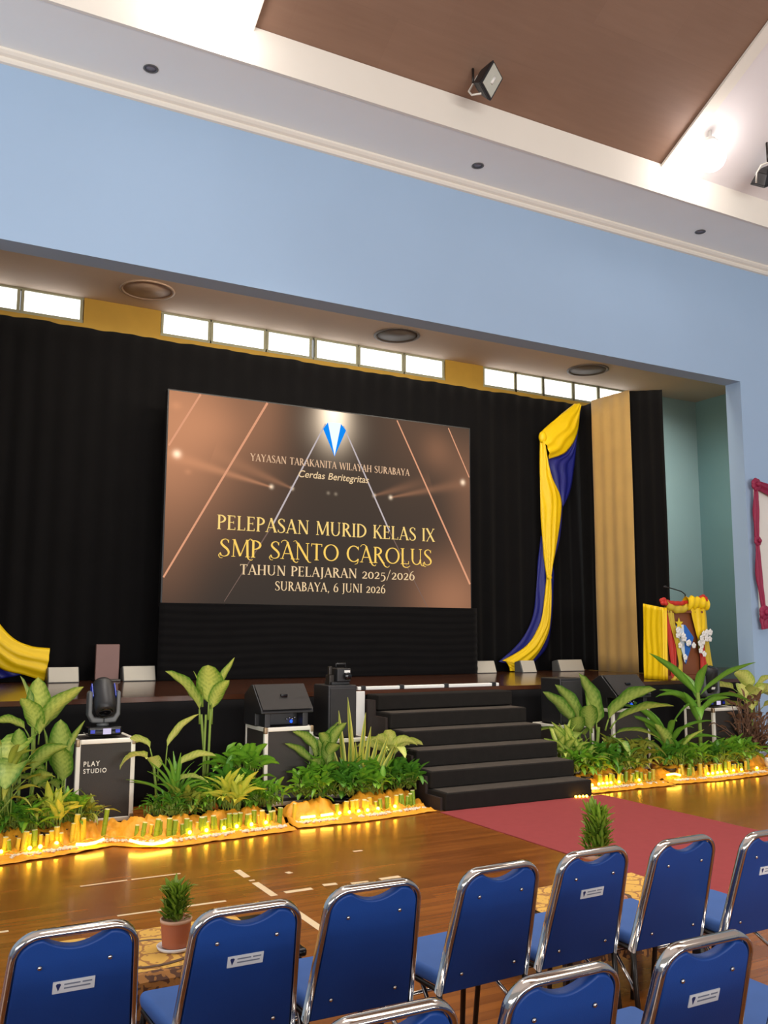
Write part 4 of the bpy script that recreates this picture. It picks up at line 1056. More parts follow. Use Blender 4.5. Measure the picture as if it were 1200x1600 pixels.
plant('leafy_bush', 'low dark bush under the tall slender dumb cane', (2.52, 8.08, 0), bushleaves(rng, 70, .14, .26, .13, .035, el=(0, 80), droop=.8, dx=.16), LM['green'])
plant('lobed_leaf_plant', 'dark glossy bushy plant left of the pale edged flight case', (3.04, 8.42, 0), bushleaves(rng, 60, .3, .42, .20, .085, el=(5, 80), droop=.7, shape='oval', dx=.14), LM['green'], [(.012, [(0, 0, .1), (0, 0, .4)])])
plant('lobed_leaf_plant', 'bushy plant with deep green leaves beside the tall slender dumb cane', (2.86, 8.28, 0), bushleaves(rng, 44, .2, .36, .18, .07, el=(5, 75), droop=.7, shape='oval', dx=.12), LM['dark'])
plant('yellow_green_plant', 'bright yellow-green fern in front of the pale edged flight case', (2.80, 7.98, 0), bushleaves(rng, 46, .14, .22, .30, .05, el=(25, 80), droop=.7, dx=.08), LM['lime'])
plant('leafy_bush', 'rounded light green bush at the right end of the left bed', (3.17, 8.06, 0), bushleaves(rng, 70, .14, .26, .13, .045, el=(0, 80), droop=.8, dx=.14, shape='oval'), LM['green'])
for (x, y, h, k, l) in ((1.17, 8.06, .34, 'olive', 'low olive bush between the big-leaved canes at far left'), (1.40, 8.06, .30, 'green', 'low green bush left of the olive bush by the lettered flight case'),
                     (.92, 8.02, .30, 'dark', 'low dark bush at the very left of the bed'), (2.66, 8.20, .36, 'dark', 'dark bush behind the bright yellow-green fern'), (3.02, 8.12, .30, 'green', 'low bush right of the bright yellow-green fern'), (2.36, 8.04, .26, 'olive', 'low olive bush in front of the spider plant')):
    plant('leafy_bush', l, (x, y, 0), bushleaves(rng, 64, .14, h, .15, .045, el=(5, 82), droop=.8, dx=.14), LM[k])
# ---- middle bed
plant('snake_plant', 'striped snake plant with upright yellow-edged blades left of the stairs', (4.23, 8.36, 0),
      [(dx, .13, az, el, L, .062, dr, 'strap', 0, (1.35 if math.cos(R(az)) < 0 else -1.35) if abs(math.cos(R(az))) > .5 else 0.0) for dx, az, el, L, dr in (
          (-.02, 178, 87, .95, .03), (.03, 2, 86, .80, .03), (-.08, 178, 82, .82, -.04), (.08, 3, 85, .66, .04), (-.05, 270, 86, .66, .05), (.12, 2, 68, .62, -.06),
          (.15, 0, 60, .60, -.08), (-.11, 180, 72, .54, -.08), (.0, 270, 84, .52, .1), (.05, 280, 82, .48, .1), (.10, 4, 76, .60, -.05), (-.15, 180, 78, .42, .0), (.18, 2, 72, .42, -.05))], LM['snake'])
plant('leafy_bush', 'broad-leaved green plant between the flight case and the snake plant', (3.86, 8.36, 0), bushleaves(rng, 16, .25, .42, .32, .12, el=(40, 85), droop=.5, shape='oval', dx=.08, pet=(.08, .3)), LM['dief_dark'])
plant('dumb_cane_plant', 'yellowish dumb cane close to the left side of the stairs', (4.62, 8.36, 0), [(rng.uniform(-.04, .04), .36 + .1 * rng.random(), i * 80 + 20, rng.uniform(25, 70), .32, .13, rng.uniform(.6, 1.3), 'oval', rng.uniform(.06, .16)) for i in range(11)], LM['pale'], [(.014, [(0, 0, .1), (0, 0, .5)])])
for (x, y, k, l) in ((3.66, 8.20, 'green', 'low green bush at the left end of the middle bed'), (3.95, 8.17, 'dark', 'low dark bush in the middle bed, left of the snake plant base'),
                     (4.26, 8.15, 'green', 'low bush right in front of the snake plant'), (4.52, 8.24, 'dark', 'low dark bush at the stair end of the middle bed')):
    plant('leafy_bush', l, (x, y, 0), bushleaves(rng, 64, .15, .32, .15, .055, el=(0, 80), droop=.8, dx=.15, shape='oval'), LM[k])
for (x, y, h, k, l) in ((3.80, 8.30, .42, 'green', 'bushy plant right beside the pale edged flight case'), (4.10, 8.24, .40, 'dark', 'dark bush just left of the striped blades'), (4.42, 8.28, .42, 'green', 'green bush just right of the striped blades'), (4.70, 8.24, .36, 'dark', 'dark bush touching the side of the stairs')):
    plant('leafy_bush', l, (x, y, 0), bushleaves(rng, 70, .15, h, .16, .055, el=(5, 82), droop=.8, dx=.14, shape='oval'), LM[k])
# ---- right bed
plant('dumb_cane_plant', 'wide dumb cane with big speckled leaves right of the stairs', (7.50, 8.48, 0), [
    (.0, .58, 165, 80, .62, .28, .25, 'oval', .08), (.10, .58, 5, 46, .70, .30, .5, 'oval', .14), (.16, .60, 350, 28, .70, .24, .4, 'lance', .12), (-.20, .50, 172, 66, .50, .22, .3, 'oval', .20), (-.25, .48, 178, 55, .50, .20, .3, 'oval', .20), (-.08, .45, 255, 62, .46, .22, .6, 'oval', .14), (-.24, .40, 262, 55, .44, .20, .6, 'oval', .12),
    (-.20, .42, 185, 15, .46, .10, .8, 'lance', .25), (-.12, .44, 240, 25, .40, .20, .9, 'oval', .12), (-.2, .38, 215, 20, .40, .17, .9, 'oval', .14), (.12, .45, 335, 20, .55, .14, .8, 'lance', .14), (.06, .42, 300, 10, .42, .18, 1.0, 'oval', .1),
    (.22, .36, 345, 8, .48, .12, .9, 'lance', .18), (-.06, .55, 100, 75, .5, .1, .2, 'lance', .15)],
    LM['dief_dark'], [(.02, [(0, 0, .1), (0, 0, .4), (.02, 0, .62)]), (.016, [(-.05, 0, .1), (-.15, 0, .4), (-.22, 0, .52)])], stem_r=.010)
plant('leafy_bush', 'upright pointed-leaf plant beside the right edge of the stairs', (6.96, 8.42, 0), bushleaves(rng, 16, .2, .40, .36, .09, el=(45, 85), droop=.4, dx=.08), LM['dief'])
for (x, y, k, l) in ((7.06, 8.17, 'green', 'low green bush nearest the right edge of the stairs'), (7.40, 8.15, 'dark', 'low dark bush under the wide dumb cane'), (7.80, 8.22, 'olive', 'rounded olive bush right of the wide dumb cane')):
    plant('leafy_bush', l, (x, y, 0), bushleaves(rng, 70, .15, .34 if k != 'olive' else .42, .17, .06, el=(0, 80), droop=.8, dx=.18, shape='oval'), LM[k])
for (x, y, h, k, l) in ((7.24, 8.28, .46, 'dark', 'dark bush below the drooping leaves of the wide dumb cane'), (7.62, 8.24, .44, 'olive', 'olive bush at the right foot of the wide dumb cane'), (7.02, 8.30, .40, 'dief', 'mottled bush next to the right edge of the stairs')):
    plant('leafy_bush', l, (x, y, 0), bushleaves(rng, 70, .15, h, .20, .06, el=(5, 82), droop=.8, dx=.17, shape='lance'), LM[k])
plant('corn_plant', 'tall corn plant with long arching leaves in front of the lectern', (9.14, 8.42, 0), [
    (-.02, .95, 176, 52, .78, .13, .3, 'lance', .0), (.03, .95, 3, 40, .86, .13, .35, 'lance', .0), (.0, .95, 280, 75, .5, .12, .6, 'lance', .0), (.02, .85, 8, 20, .7, .12, .7, 'lance', .04),
    (-.03, .80, 190, 45, .6, .11, 1.0, 'lance', .0), (-.02, .7, 182, 62, .6, .10, .9, 'lance', .0), (.02, .7, 345, 60, .45, .12, .9, 'lance', .0), (0, .85, 100, 60, .6, .11, .6, 'lance', 0), (.0, .75, 255, 30, .5, .12, 1.2, 'lance', 0), (0, .6, 215, 70, .5, .1, .5, 'lance', 0)],
    LM['corn'], [(.024, [(0, 0, .1), (.01, 0, .5), (0, 0, .98)])])
plant('spider_plant', 'arching narrow-leaved plant left of the corn plant', (8.66, 8.5, 0), [(rng.uniform(-.05, .05), .25 + .2 * rng.random(), az, rng.uniform(48, 72), rng.uniform(.65, .95), .085, rng.uniform(.7, 1.2), 'lance', .0) for az in (170, 185, 200, 160, 5, 20, 340, 90, 260, 280, 120)], LM['corn'], [(.014, [(0, 0, .1), (0, 0, .5)])])
plant('pale_leaf_plant', 'plant with upright pale oval leaves at the foot of the corn plant', (8.50, 8.28, 0), [(-.02, .25, 170, 72, .36, .20, .3, 'oval', .06), (.06, .22, 20, 50, .34, .12, .6, 'oval', .1), (-.1, .2, 190, 40, .3, .08, .5, 'lance', .1), (.1, .2, 340, 60, .4, .08, .5, 'lance', .1)], LM['dief'])
for (x, y, k, l) in ((8.36, 8.18, 'dark', 'low dark bush at the left end of the far right bed'), (8.68, 8.15, 'green', 'low green bush under the arching plant'), (9.02, 8.12, 'dark', 'low dark bush at the base of the corn plant'), (9.34, 8.12, 'green', 'low green bush right of the corn plant base'), (9.64, 8.18, 'corn', 'grassy low bush toward the right end of the far right bed')):
    plant('leafy_bush', l, (x, y, 0), bushleaves(rng, 66, .15, .30, .17, .055, el=(0, 80), droop=.8, dx=.17, shape='oval' if k != 'corn' else 'lance'), LM[k])
plant('dried_plant', 'dried brown bush at the right edge of the beds', (10.02, 8.34, 0), bushleaves(rng, 130, .20, .55, .13, .05, el=(0, 85), droop=.8, dx=.17, pet=(.1, .5)), LM['brown'], stem_mat=M['brown_stem'])
plant('dumb_cane_plant', 'yellowish dumb cane at the far right below the wall board', (10.36, 8.62, 0), [(rng.uniform(-.08, .08), .55 + .3 * rng.random(), i * 66 + 10, rng.uniform(15, 60), .40, .20, rng.uniform(.5, 1.1), 'oval', rng.uniform(.1, .25)) for i in range(13)], LM['pale'], [(.018, [(0, 0, .1), (0, 0, .8)])])
# white flower pot by the far right bed
m = MB(); m.lathe([(.07, 0), (.10, .12), (.105, .16), (.09, .16), (.085, .13)], (9.98, 8.02, 0), 20); o = m.build('white_pot', M['white_paint'], smooth=True); tag(o, 'small white pot standing at the right end of the beds', 'pot')

# ---- cloth, pebbles, bamboo pegs and string lights of each bed
def interp(P, x):
    for a, b in zip(P, P[1:]):
        if x <= b[0]: return a[1] + (b[1] - a[1]) * (x - a[0]) / (b[0] - a[0])
    return P[-1][1]
def bed(x0, x1, P, place, pegs, lights, seed, depth=.5):
    """P: line of the bamboo pegs"""
    mb = MB(); nn_ = int((x1 - x0) * 46)
    def fn(u, v):
        x = x0 + (x1 - x0) * u; yp = interp(P, x)
        y = yp - .25 + v * (depth + .25) + .02 * nz(x * 5, v * 3, seed)
        en = min(1, u * 9, (1 - u) * 9)
        hgt = .13 * math.exp(-((v - .56) / .18) ** 2) * (.65 + .7 * nz(x * 3.2, seed) + .3) * (.35 + .65 * en)
        cr = .075 * abs(nz(x * 9, y * 8, seed)) + .035 * nz(x * 24, y * 20, seed) * min(1, v * 4)
        return (x, y, .006 + max(0, hgt + cr * (.15 + min(1, v * 3))))
    mb.surf(fn, nn_, 26)
    o = mb.build('bed_cloth', M['amber_cloth'], smooth=True, solid=.004, off=1); tag(o, 'crumpled amber cloth edging ' + place, 'cloth')
    r = random.Random(seed)
    pb = MB(); ico = [(0, 0, 1), (.894, 0, .447), (.276, .851, .447), (-.724, .526, .447), (-.724, -.526, .447), (.276, -.851, .447), (.724, .526, -.447), (-.276, .851, -.447), (-.894, 0, -.447), (-.276, -.851, -.447), (.724, -.526, -.447), (0, 0, -1)]
    icf = [(0, 1, 2), (0, 2, 3), (0, 3, 4), (0, 4, 5), (0, 5, 1), (1, 6, 2), (2, 7, 3), (3, 8, 4), (4, 9, 5), (5, 10, 1), (6, 7, 2), (7, 8, 3), (8, 9, 4), (9, 10, 5), (10, 6, 1), (11, 7, 6), (11, 8, 7), (11, 9, 8), (11, 10, 9), (11, 6, 10)]
    for i in range(int((x1 - x0) * 300)):
        x = r.uniform(x0 + .05, x1 - .05); y = interp(P, x) - .10 + r.gauss(0, .022); q = r.uniform(.008, .017)
        pb.add([(x + a * q, y + b * q, .016 + q * .6 + c * q * .7) for a, b, c in ico], icf)
    o = pb.build('pebble_line', M['pebble'], smooth=True); tag(o, 'line of small white pebbles along ' + place, 'pebbles', None, 'stuff')
    protos = {}
    for (xa, xb, n, hh, col) in pegs:
        for i in range(n):
            x = xa + (xb - xa) * (i + .5) / n + r.uniform(-.012, .012)
            key = (col if r.random() < .75 else ('y' if col == 'g' else 'g'), r.randrange(3), hh)
            if key not in protos:
                m = MB(); h = hh * (.8 + .15 * key[1]); rad = .017 + .003 * key[1]
                m.lathe([(rad, 0), (rad * .97, h * .45), (rad * 1.08, h * .5), (rad * .97, h * .55), (rad, h - .004)], (0, 0, 0), 10); m.f.pop(); m.uv.pop(); m.mi.pop()
                m.cur = 1; m.lathe([(rad, h - .004), (rad * .92, h)], (0, 0, 0), 10)
                o = m.build('bamboo_peg', [M['peg_green'] if key[0] == 'g' else M['peg_yellow'], M['peg_cut']], smooth=False)
                protos[key] = o
            else:
                o = protos[key].copy(); COL.objects.link(o)
            o.location = (x, interp(P, x) + r.uniform(-.02, .02), .012)
            o.rotation_euler = (r.uniform(-.12, .12), r.uniform(-.14, .14), r.uniform(0, 6))
            tag(o, 'short cut bamboo peg standing in the row edging ' + place, 'bamboo peg', 'bamboo pegs edging ' + place)
    t_ = thing('string_light', 'warm string light winding between the bamboo pegs of ' + place, 'string light', (x0 + .1, interp(P, x0) - .05, .02))
    O = Vector(t_.location)
    m = MB(); m.tube([Vector((x0 + .1 + (x1 - x0 - .2) * k / 60, interp(P, x0 + .1 + (x1 - x0 - .2) * k / 60) - .055 + .02 * math.sin(k * 1.3), .045 + .012 * math.sin(k * 2.1))) - O for k in range(61)], .004, 6)
    m.build('cable', M['peg_yellow'], t_, smooth=True)
    for q in lights:
        if len(q) == 2 and not isinstance(q[0], tuple):
            m = MB(); m.sphere(Vector((q[0], interp(P, q[0]) - .05 + q[1], .06)) - O, .017, 10, 8); m.build('bulb', M['bulb'], t_, smooth=True)
        else:
            m = MB(); m.tube([Vector(p) - O for p in q], .012, 8); m.build('rope_light', M['rope'], t_, smooth=True)
bed(.55, 3.28, [(.5, 7.78), (.96, 7.80), (1.42, 7.90), (1.73, 8.02), (1.95, 7.82), (2.17, 7.75), (2.54, 7.79), (3.0, 7.84), (3.3, 7.86)], 'the left plant bed',
    [(.70, 1.38, 15, .15, 'y'), (1.40, 1.56, 5, .22, 'y'), (1.68, 1.73, 1, .26, 'y'), (1.90, 2.20, 6, .16, 'y'), (2.2, 3.22, 26, .14, 'g')],
    [(.88, -.02), (1.09, -.03), (1.17, -.03), (1.30, 0), (2.35, 0), (2.5, 0), (2.66, .0), (2.78, 0), (2.92, 0), (3.06, 0),
     ((1.44, 7.76, .05), (1.50, 7.72, .05), (1.58, 7.74, .05), (1.66, 7.80, .06)), ((1.84, 7.66, .06), (1.90, 7.56, .05), (1.99, 7.53, .04), (2.09, 7.55, .04), (2.16, 7.60, .05))], 3)
bed(3.32, 4.82, [(3.3, 7.93), (4.0, 7.92), (4.8, 8.02)], 'the middle plant bed',
    [(3.36, 3.42, 1, .2, 'y'), (3.80, 4.5, 13, .13, 'y'), (4.5, 4.72, 5, .15, 'g')],
    [((3.42, 7.85, .06), (3.56, 7.85, .06)), ((3.62, 7.85, .06), (3.74, 7.85, .065)), (3.82, 0), (3.92, 0), (4.02, 0), (4.12, 0), (4.24, 0), (4.44, 0)], 7)
bed(6.84, 8.06, [(6.8, 8.06), (7.3, 8.07), (8.1, 8.06)], 'the plant bed right of the stairs',
    [(7.12, 7.98, 15, .13, 'g')], [(6.98, -.02), (7.10, 0), (7.16, 0), (7.22, 0), (7.28, 0), (7.40, 0), (7.7, 0), ((6.9, 7.93, .04), (6.98, 7.92, .04))], 9)
bed(8.10, 10.5, [(8.1, 8.10), (8.8, 8.03), (9.6, 8.08), (10.5, 8.12)], 'the far right plant bed',
    [(8.36, 9.62, 20, .15, 'g')], [(8.78, 0), (8.86, 0), (8.95, 0), (9.02, 0), (9.12, 0), (9.25, 0), (9.4, 0), (9.7, 0), ((8.16, 8.04, .08), (8.26, 8.02, .09), (8.34, 8.0, .07))], 13)
# small light clip at the foot of the stairs
t_ = thing('string_light', 'short warm light strip on the floor at the right foot of the stairs', 'string light', (6.5, 7.70, .02))
for k in range(4):
    m = MB(); m.sphere((.04 * k, -.01 * k, .0), .013, 10, 8); m.build('bulb', M['bulb'], t_, smooth=True)
m = MB(); m.tube([(-.02, .005, -.008), (.14, -.035, -.008)], .005, 6); m.build('cable', M['peg_yellow'], t_)
# ================================================================== FRONT TABLES
def batik(name, ground, ink, k, ring):
    m = bpy.data.materials.new(name); t = NT(m)
    co = t.n('ShaderNodeTexCoord')
    ns = t.n('ShaderNodeTexNoise', i_Vector=co.outputs['Object'], i_Scale=k * 1.5, i_Detail=3.0)
    wp = t.n('ShaderNodeVectorMath', operation='SCALE', i_0=ns.outputs['Color']); wp.inputs['Scale'].default_value = .06
    pv = t.n('ShaderNodeVectorMath', operation='ADD', i_0=co.outputs['Object'], i_1=wp.outputs[0])
    ve = t.n('ShaderNodeTexVoronoi', i_Vector=pv.outputs[0], i_Scale=k, feature='DISTANCE_TO_EDGE')
    v2 = t.n('ShaderNodeTexVoronoi', i_Vector=pv.outputs[0], i_Scale=k * 3.4)
    line = t.math('LESS_THAN', ve.outputs['Distance'], .055)
    dots = t.math('LESS_THAN', v2.outputs['Distance'], ring)
    f = t.math('ADD', t.math('MULTIPLY', line, .8), t.math('MULTIPLY', dots, .7))
    f = t.math('ADD', f, t.math('MULTIPLY', ns.outputs['Fac'], .25))
    f = t.n('ShaderNodeClamp', i_Value=f).outputs[0]
    colr = t.mix(f, lin(ground), lin(ink))
    b = t.n('ShaderNodeBsdfPrincipled', i_Base_Color=colr, i_Roughness=.75)
    t.n('ShaderNodeOutputMaterial', i_Surface=b.outputs[0])
    return m
M['batik_gold'] = batik('golden_batik', (226, 176, 76), (158, 104, 52), 9, .22)
M['batik_dark'] = batik('dark_brown_batik', (64, 34, 24), (168, 112, 52), 10, .34)
M['batik_rose'] = batik('rosy_brown_batik', (206, 140, 92), (140, 84, 72), 14, .25)
M['batik_line'] = mat('dark_batik_line', (96, 70, 52), .8, var=.2, scale=20)
def coffee_table(x, y, w, d, h, label, clabel, cx0, cx1, left_hang):
    t_ = thing('coffee_table', label, 'table', (x, y, 0), 0, 'low black tables in front of the first row')
    m = MB(); m.box((-w / 2, 0, h - .035), (w / 2, d, h)); m.build('tabletop', M['black_gloss'], t_, bevel=.012, seg=3)
    m = MB(); m.box((-w / 2 + .03, .03, h - .12), (w / 2 - .015, d - .03, h - .035)); m.build('apron', M['black_plastic'], t_, bevel=.006)
    for sx in (-1, 1):
        for yy in (.045, d - .045):
            m = MB(); m.box((sx * (w / 2 - .045) - .028, yy - .028, 0), (sx * (w / 2 - .045) + .028, yy + .028, h - .035)); m.build('leg', M['black_plastic'], t_, bevel=.005)
    # cloth: its own thing, lying on the table
    c = MB(); L = .20
    top = h + .004
    def fn(u, v):
        xx = cx0 + (cx1 - cx0) * u
        s = v * (d + L + .05)
        tooth = .045 * abs(((u * 9) % 1) - .5) * 2
        if s < L: return (xx, -.012 - .012 * math.sin(u * 30) * (1 - s / L), top - .01 - (L - s) * (1 - tooth * 3))
        return (xx, min(s - L - .006, d + .006), top + .0015 * nz(xx * 9, s * 9))
    n2 = 30; c.surf(fn, 72, n2)
    for i in range(len(c.f)): c.mi[i] = 1 if (i // 72) / n2 < (L + .02) / (d + L + .05) else 0
    if left_hang:
        def fl(u, v):
            tooth = .05 * abs(((u * 6) % 1) - .5) * 2
            return (cx0 - .006 - .008 * math.sin(u * 20) * (1 - v), d * u, top - .004 - .15 * (1 - v) * (1 - tooth * 3))
        c.cur = 1; c.surf(fl, 36, 8); c.cur = 0
    co = c.build('batik_tablecloth', [M['batik_gold'], M['batik_dark']], smooth=False, solid=.003, off=1)
    co.location = (x, y, 0)
    tag(co, clabel, 'tablecloth')
    # medallion of the woven pattern
    for (mx_, my_, r1, r2, mm) in ((-.02, d * .42, .17, .15, 'batik_line'), (-.02, d * .42, .15, .0, 'batik_rose' if left_hang else 'batik_gold')):
        g = MB()
        g.surf(lambda u, v: (cx0 + (cx1 - cx0) * .42 + mx_ + (r2 + (r1 - r2) * v + .001) * 1.25 * math.cos(2 * math.pi * u) * (1 + .05 * math.cos(16 * math.pi * u)), my_ + (r2 + (r1 - r2) * v + .001) * math.sin(2 * math.pi * u), top + .006), 48, 2)
        g.build('medallion', M[mm], co)
    return t_
coffee_table(1.17, 3.72, .98, .55, .40, 'black low table in front of the two leftmost chairs', 'gold and brown batik cloth under the pot on the left table', -.46, .36, False)
coffee_table(3.36, 3.50, .94, .56, .37, 'black low table in front of the fourth to sixth chairs', 'gold and brown batik cloth on the right table, under the hidden pot', -.46, .46, True)
def table_plant(x, y, z, label, sc=(1, 1, 1)):
    t_ = thing('potted_plant', label, 'potted plant', (x, y, z)); t_.scale = sc
    m = MB(); m.lathe([(.045, 0), (.072, .006), (.078, .018), (.074, .02), (.066, .012), (.001, .010)], (0, 0, 0), 28); m.build('saucer', M['saucer'], t_, smooth=True)
    prof = [(.046, .012)]
    for i in range(14):
        zz = .015 + i * .0068; prof += [(.053 + .0006 * i, zz), (.0555 + .0006 * i, zz + .0034)]
    prof += [(.064, .112), (.065, .124), (.058, .124), (.056, .112)]
    m = MB(); m.lathe(prof, (0, 0, 0), 30); pot = m.build('pot', M['terracotta'], t_, smooth=True)
    m = MB(); m.lathe([(.066, .113), (.067, .125), (.059, .126), (.058, .115)], (0, 0, 0), 30); m.build('rim', mat('pale_pot_rim', (206, 160, 128), .6), pot, smooth=True)
    m = MB(); m.lathe([(.001, .112), (.057, .110)], (0, 0, 0), 20); m.build('soil', M['soil'], t_)
    rr = random.Random(int(x * 100)); f = MB()
    for i in range(260):
        zz = .115 + .13 * rr.random(); rad = .044 * rr.random(); a = rr.uniform(0, 360)
        add_leaf(f, (rad * math.cos(R(a)), rad * math.sin(R(a)), zz), a, rr.uniform(20, 80), rr.uniform(.04, .06), .018, rr.uniform(0, .5), n=4)
    f.build('foliage', leaf_mat('small_bright_leaf', (56, 112, 20), (140, 164, 50), .7, .5), t_, smooth=True)
    m = MB()
    for k in range(5): m.tube([(.012 * math.cos(k * 1.3), .012 * math.sin(k * 1.3), .11), (.02 * math.cos(k * 1.3), .02 * math.sin(k * 1.3), .24)], .004, 6)
    m.build('stem', M['stem'], t_)
table_plant(1.155, 3.95, .407, 'small leafy plant in a ribbed terracotta pot on the left table')
table_plant(3.34, 3.80, .377, 'small leafy plant on the right table, its pot hidden behind a chair', (1.2, 1.2, 1.7))

# ================================================================== CHAIRS
TB, HB = R(16), .47
def backP(x, s, dy=0.0):
    """point on the reclined back: s along the back from its foot, dy behind (-) or in front (+)"""
    return Vector((x, -.20 - s * math.sin(TB) + dy * math.cos(TB), .405 + s * math.cos(TB) + dy * math.sin(TB)))
def halfw(s): return .205 - .028 * (s / HB)
def back_outline(inset, cr, n=8):
    P = []
    top = HB - inset
    P.append((-halfw(0) + inset, 0.0 + inset * .2))
    for i in range(n + 1):
        a = math.pi - (math.pi / 2) * i / n
        P.append((-halfw(top) + inset + cr + cr * math.cos(a), top - cr + cr * math.sin(a)))
    for i in range(n + 1):
        a = math.pi / 2 - (math.pi / 2) * i / n
        P.append((halfw(top) - inset - cr + cr * math.cos(a), top - cr + cr * math.sin(a)))
    P.append((halfw(0) - inset, 0.0 + inset * .2))
    return P
def make_chair():
    t_ = thing('banquet_chair', 'x', 'chair')
    # chrome band around the back: swept flat section, open at the foot
    P = back_outline(.0, .075, 10)
    P = [P[0], ((P[0][0] + P[1][0]) / 2, (P[0][1] + P[1][1]) / 2)] + P[1:-1] + [((P[-1][0] + P[-2][0]) / 2, (P[-1][1] + P[-2][1]) / 2), P[-1]]
    mb = MB(); ring = 12; n = len(P)
    for i, (x, s) in enumerate(P):
        a, b = P[max(i - 1, 0)], P[min(i + 1, n - 1)]
        tx, ts = b[0] - a[0], b[1] - a[1]; l = math.hypot(tx, ts); nx, ns_ = -ts / l, tx / l
        for k in range(ring):
            th = 2 * math.pi * k / ring
            cu, cw = math.cos(th), math.sin(th)
            e1 = abs(cu) ** .7 * (1 if cu > 0 else -1) * .010; e2 = abs(cw) ** .7 * (1 if cw > 0 else -1) * .019
            mb.v.append(tuple(backP(x + nx * e1, s + ns_ * e1, e2)))
    for i in range(n - 1):
        for k in range(ring): mb.f.append((i * ring + k, i * ring + (k + 1) % ring, (i + 1) * ring + (k + 1) % ring, (i + 1) * ring + k)); mb.uv.append([(0, 0)] * 4); mb.mi.append(0)
    mb.f += [tuple(range(ring)), tuple(range((n - 1) * ring, n * ring))[::-1]]; mb.uv += [[(0, 0)] * ring] * 2; mb.mi += [0, 0]
    mb.build('back_frame', M['chrome'], t_, smooth=True)
    # padded back with a hand scoop in the top edge
    O = back_outline(.011, .066, 8)
    half = len(O) // 2
    scoop = []
    for i in range(13):
        x = -.095 + .19 * i / 12
        scoop.append((x, HB - .012 - .034 * (.5 + .5 * math.cos(math.pi * min(1, abs(x) / .095))) ** .45))
    O = O[:half] + scoop + O[half:]
    mb = MB(); n = len(O)
    for dy, k in ((-.017, .994), (.0, 1.0), (.022, .97)):
        for (x, s) in O: mb.v.append(tuple(backP(x * k, .2 + (s - .2) * k, dy)))
    for j in range(2):
        for i in range(n):
            mb.f.append((j * n + i, j * n + (i + 1) % n, (j + 1) * n + (i + 1) % n, (j + 1) * n + i)); mb.uv.append([(0, 0)] * 4); mb.mi.append(0)
    mb.f += [tuple(range(n))[::-1], tuple(range(2 * n, 3 * n))]; mb.uv += [[(0, 0)] * n] * 2; mb.mi += [0, 0]
    bk = mb.build('backrest', M['chair_blue'], t_, bevel=.006, seg=3)
    for (x, s) in ((-.10, .375), (.10, .375), (-.125, .075), (.125, .075)):
        m = MB(); Q = Matrix.Rotation(R(90), 3, 'X') @ Matrix.Identity(3)
        c = backP(x, s, -.018); nrm = Vector((0, -math.cos(TB), -math.sin(TB))); Q = nrm.to_track_quat('Z', 'Y').to_matrix()
        m.lathe([(.0075, 0), (.0065, .004), (.003, .006)], c, 12, Q); m.build('bolt', M['chrome'], bk, smooth=True)
    # seat pad and its under-frame
    m = MB()
    m.add([(-.19, -.205, .41), (.19, -.205, .41), (.205, .20, .41), (-.205, .20, .41), (-.195, -.21, .475), (.195, -.21, .475), (.21, .21, .47), (-.21, .21, .47)],
          [(3, 2, 1, 0), (4, 5, 6, 7), (0, 1, 5, 4), (1, 2, 6, 5), (2, 3, 7, 6), (3, 0, 4, 7)])
    m.build('seat', M['seat_blue'], t_, bevel=.026, seg=4)
    m = MB(); m.tube([(-.185, -.19, .405), (.185, -.19, .405), (.195, .18, .405), (-.195, .18, .405)], .011, 8, closed=True); m.build('seat_frame', M['dark_metal'], t_, smooth=True)
    for sx in (-1, 1):
        m = MB(); m.tube([backP(sx * .203, .02, 0), (sx * .205, -.215, .30), (sx * .21, -.25, 0.0)], .0115, 10); m.build('leg', M['dark_metal'], t_, smooth=True)
        m = MB(); m.tube([(sx * .193, .17, .40), (sx * .20, .19, .30), (sx * .21, .22, 0.0)], .0115, 10); m.build('leg', M['dark_metal'], t_, smooth=True)
        m = MB(); m.tube([(sx * .205, -.222, .24), (sx * .15, 0, .395), (sx * .15, .1, .40)], .009, 8); m.build('stretcher', M['chrome'], t_, smooth=True)
    m = MB(); m.tube([(-.203, .195, .25), (.203, .195, .25)], .009, 8); m.build('stretcher', M['chrome'], t_, smooth=True)
    return t_
def add_sticker(ch):
    bk = [c for c in ch.children if c.name.startswith('backrest')][0]
    def pl(x0, x1, s0, s1, d0, d1, mm, nm, par):
        m = MB(); m.v = [tuple(backP(x, s, d)) for d in (d0, d1) for x, s in ((x0, s0), (x1, s0), (x1, s1), (x0, s1))]
        for f in [(0, 1, 2, 3), (7, 6, 5, 4), (0, 4, 5, 1), (1, 5, 6, 2), (2, 6, 7, 3), (3, 7, 4, 0)]: m.f.append(f); m.uv.append([(0, 0)] * 4); m.mi.append(0)
        return m.build(nm, mm, par)
    s = pl(-.058, .062, .285, .322, -.0195, -.0175, M['sticker'], 'sticker', bk)
    return s
base = make_chair()
_st = make_chair()
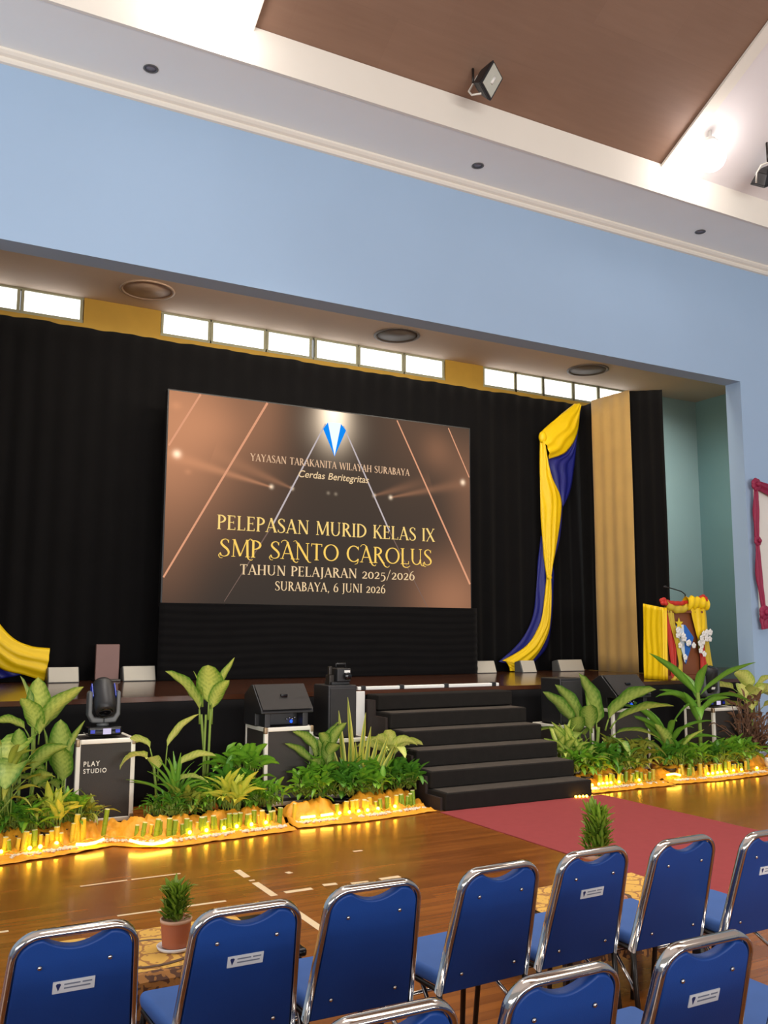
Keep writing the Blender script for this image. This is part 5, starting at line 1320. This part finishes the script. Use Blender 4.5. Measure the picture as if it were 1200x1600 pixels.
def sticker_for(ch):
    bk = [c for c in ch.children if c.name.split('.')[0] == 'backrest'][0]
    m = MB()
    def slab(x0, x1, s0, s1, d0, d1, mi):
        o = len(m.v); m.v += [tuple(backP(x, s, d)) for d in (d0, d1) for x, s in ((x0, s0), (x1, s0), (x1, s1), (x0, s1))]
        for f in [(0, 1, 2, 3), (7, 6, 5, 4), (0, 4, 5, 1), (1, 5, 6, 2), (2, 6, 7, 3), (3, 7, 4, 0)]: m.f.append(tuple(k + o for k in f)); m.uv.append([(0, 0)] * 4); m.mi.append(mi)
    slab(-.058, .062, .285, .322, -.0200, -.0165, 0)
    for (x0, x1, s) in ((-.026, .02, .309), (.026, .054, .309), (-.026, .05, .297)): slab(x0, x1, s, s + .0045, -.0204, -.0198, 1)
    # small shield mark
    o = len(m.v); pts = [(-.050, .312), (-.047, .316), (-.038, .316), (-.035, .312), (-.0425, .292)]
    m.v += [tuple(backP(x, s, d)) for d in (-.0204, -.0198) for x, s in pts]
    m.f += [tuple(o + k for k in range(5)), tuple(o + 5 + k for k in range(5))[::-1]] + [(o + k, o + 5 + k, o + 5 + (k + 1) % 5, o + (k + 1) % 5) for k in range(5)]; m.uv += [[(0, 0)] * 5] * 2 + [[(0, 0)] * 4] * 5; m.mi += [2] * 7
    m.build('sticker', [M['sticker'], M['sticker_ink'], M['logo_ink']], bk)
sticker_for(_st)
SPOTS = [(.555, 3.24, 0, 1, 'stickered blue chair at the left end of the front row, left of the terracotta pot'),
         (1.075, 3.20, 0, 1, 'stickered blue chair right of the terracotta pot, second in the front row'),
         (1.560, 3.24, -.02, 0, 'plain blue chair without sticker, third in the front row beside the floor markings'),
         (2.075, 3.24, .05, 0, 'plain blue chair left of the right table, its chrome legs in view'),
         (2.555, 3.26, .04, 1, 'stickered blue chair hiding the pot of the right table plant'),
         (3.040, 3.24, .03, 0, 'plain blue chair with the red carpet right behind its top'),
         (3.500, 3.17, .02, 1, 'stickered blue chair of the front row cut by the right picture edge'),
         (1.085, 2.28, 0, 0, 'blue chair of the second row, only its chrome top edge in view'),
         (1.600, 2.28, 0, 0, 'plain blue chair of the second row with a dented top, cut by the lower edge'),
         (2.130, 2.29, 0, 1, 'stickered blue chair of the second row at lower right'),
         (2.690, 2.29, 0, 0, 'blue chair of the second row at the right edge, only its seat corner in view')]
ub = us = False
for (x, y, rz, stk, lab) in SPOTS:
    if stk: o = copy_tree(_st) if us else _st; us = True
    else: o = copy_tree(base) if ub else base; ub = True
    o.location = (x, y, 0); o.rotation_euler = (0, 0, rz)
    o['label'] = lab; o['group'] = 'blue banquet chairs facing the stage'
# unseen chairs below the frame, added to shade the backs in view
for (x, y) in ((.06, 2.28), (.575, 2.28), (-.45, 2.28), (1.6, 1.33), (2.1, 1.33), (2.62, 1.33), (3.12, 1.33), (1.1, 1.33)):
    o = copy_tree(base); o.location = (x, y, 0)
    o['label'] = 'added unseen blue banquet chair standing outside the lower picture edge, behind the chairs in view'; o['group'] = 'added unseen blue banquet chairs outside the picture'
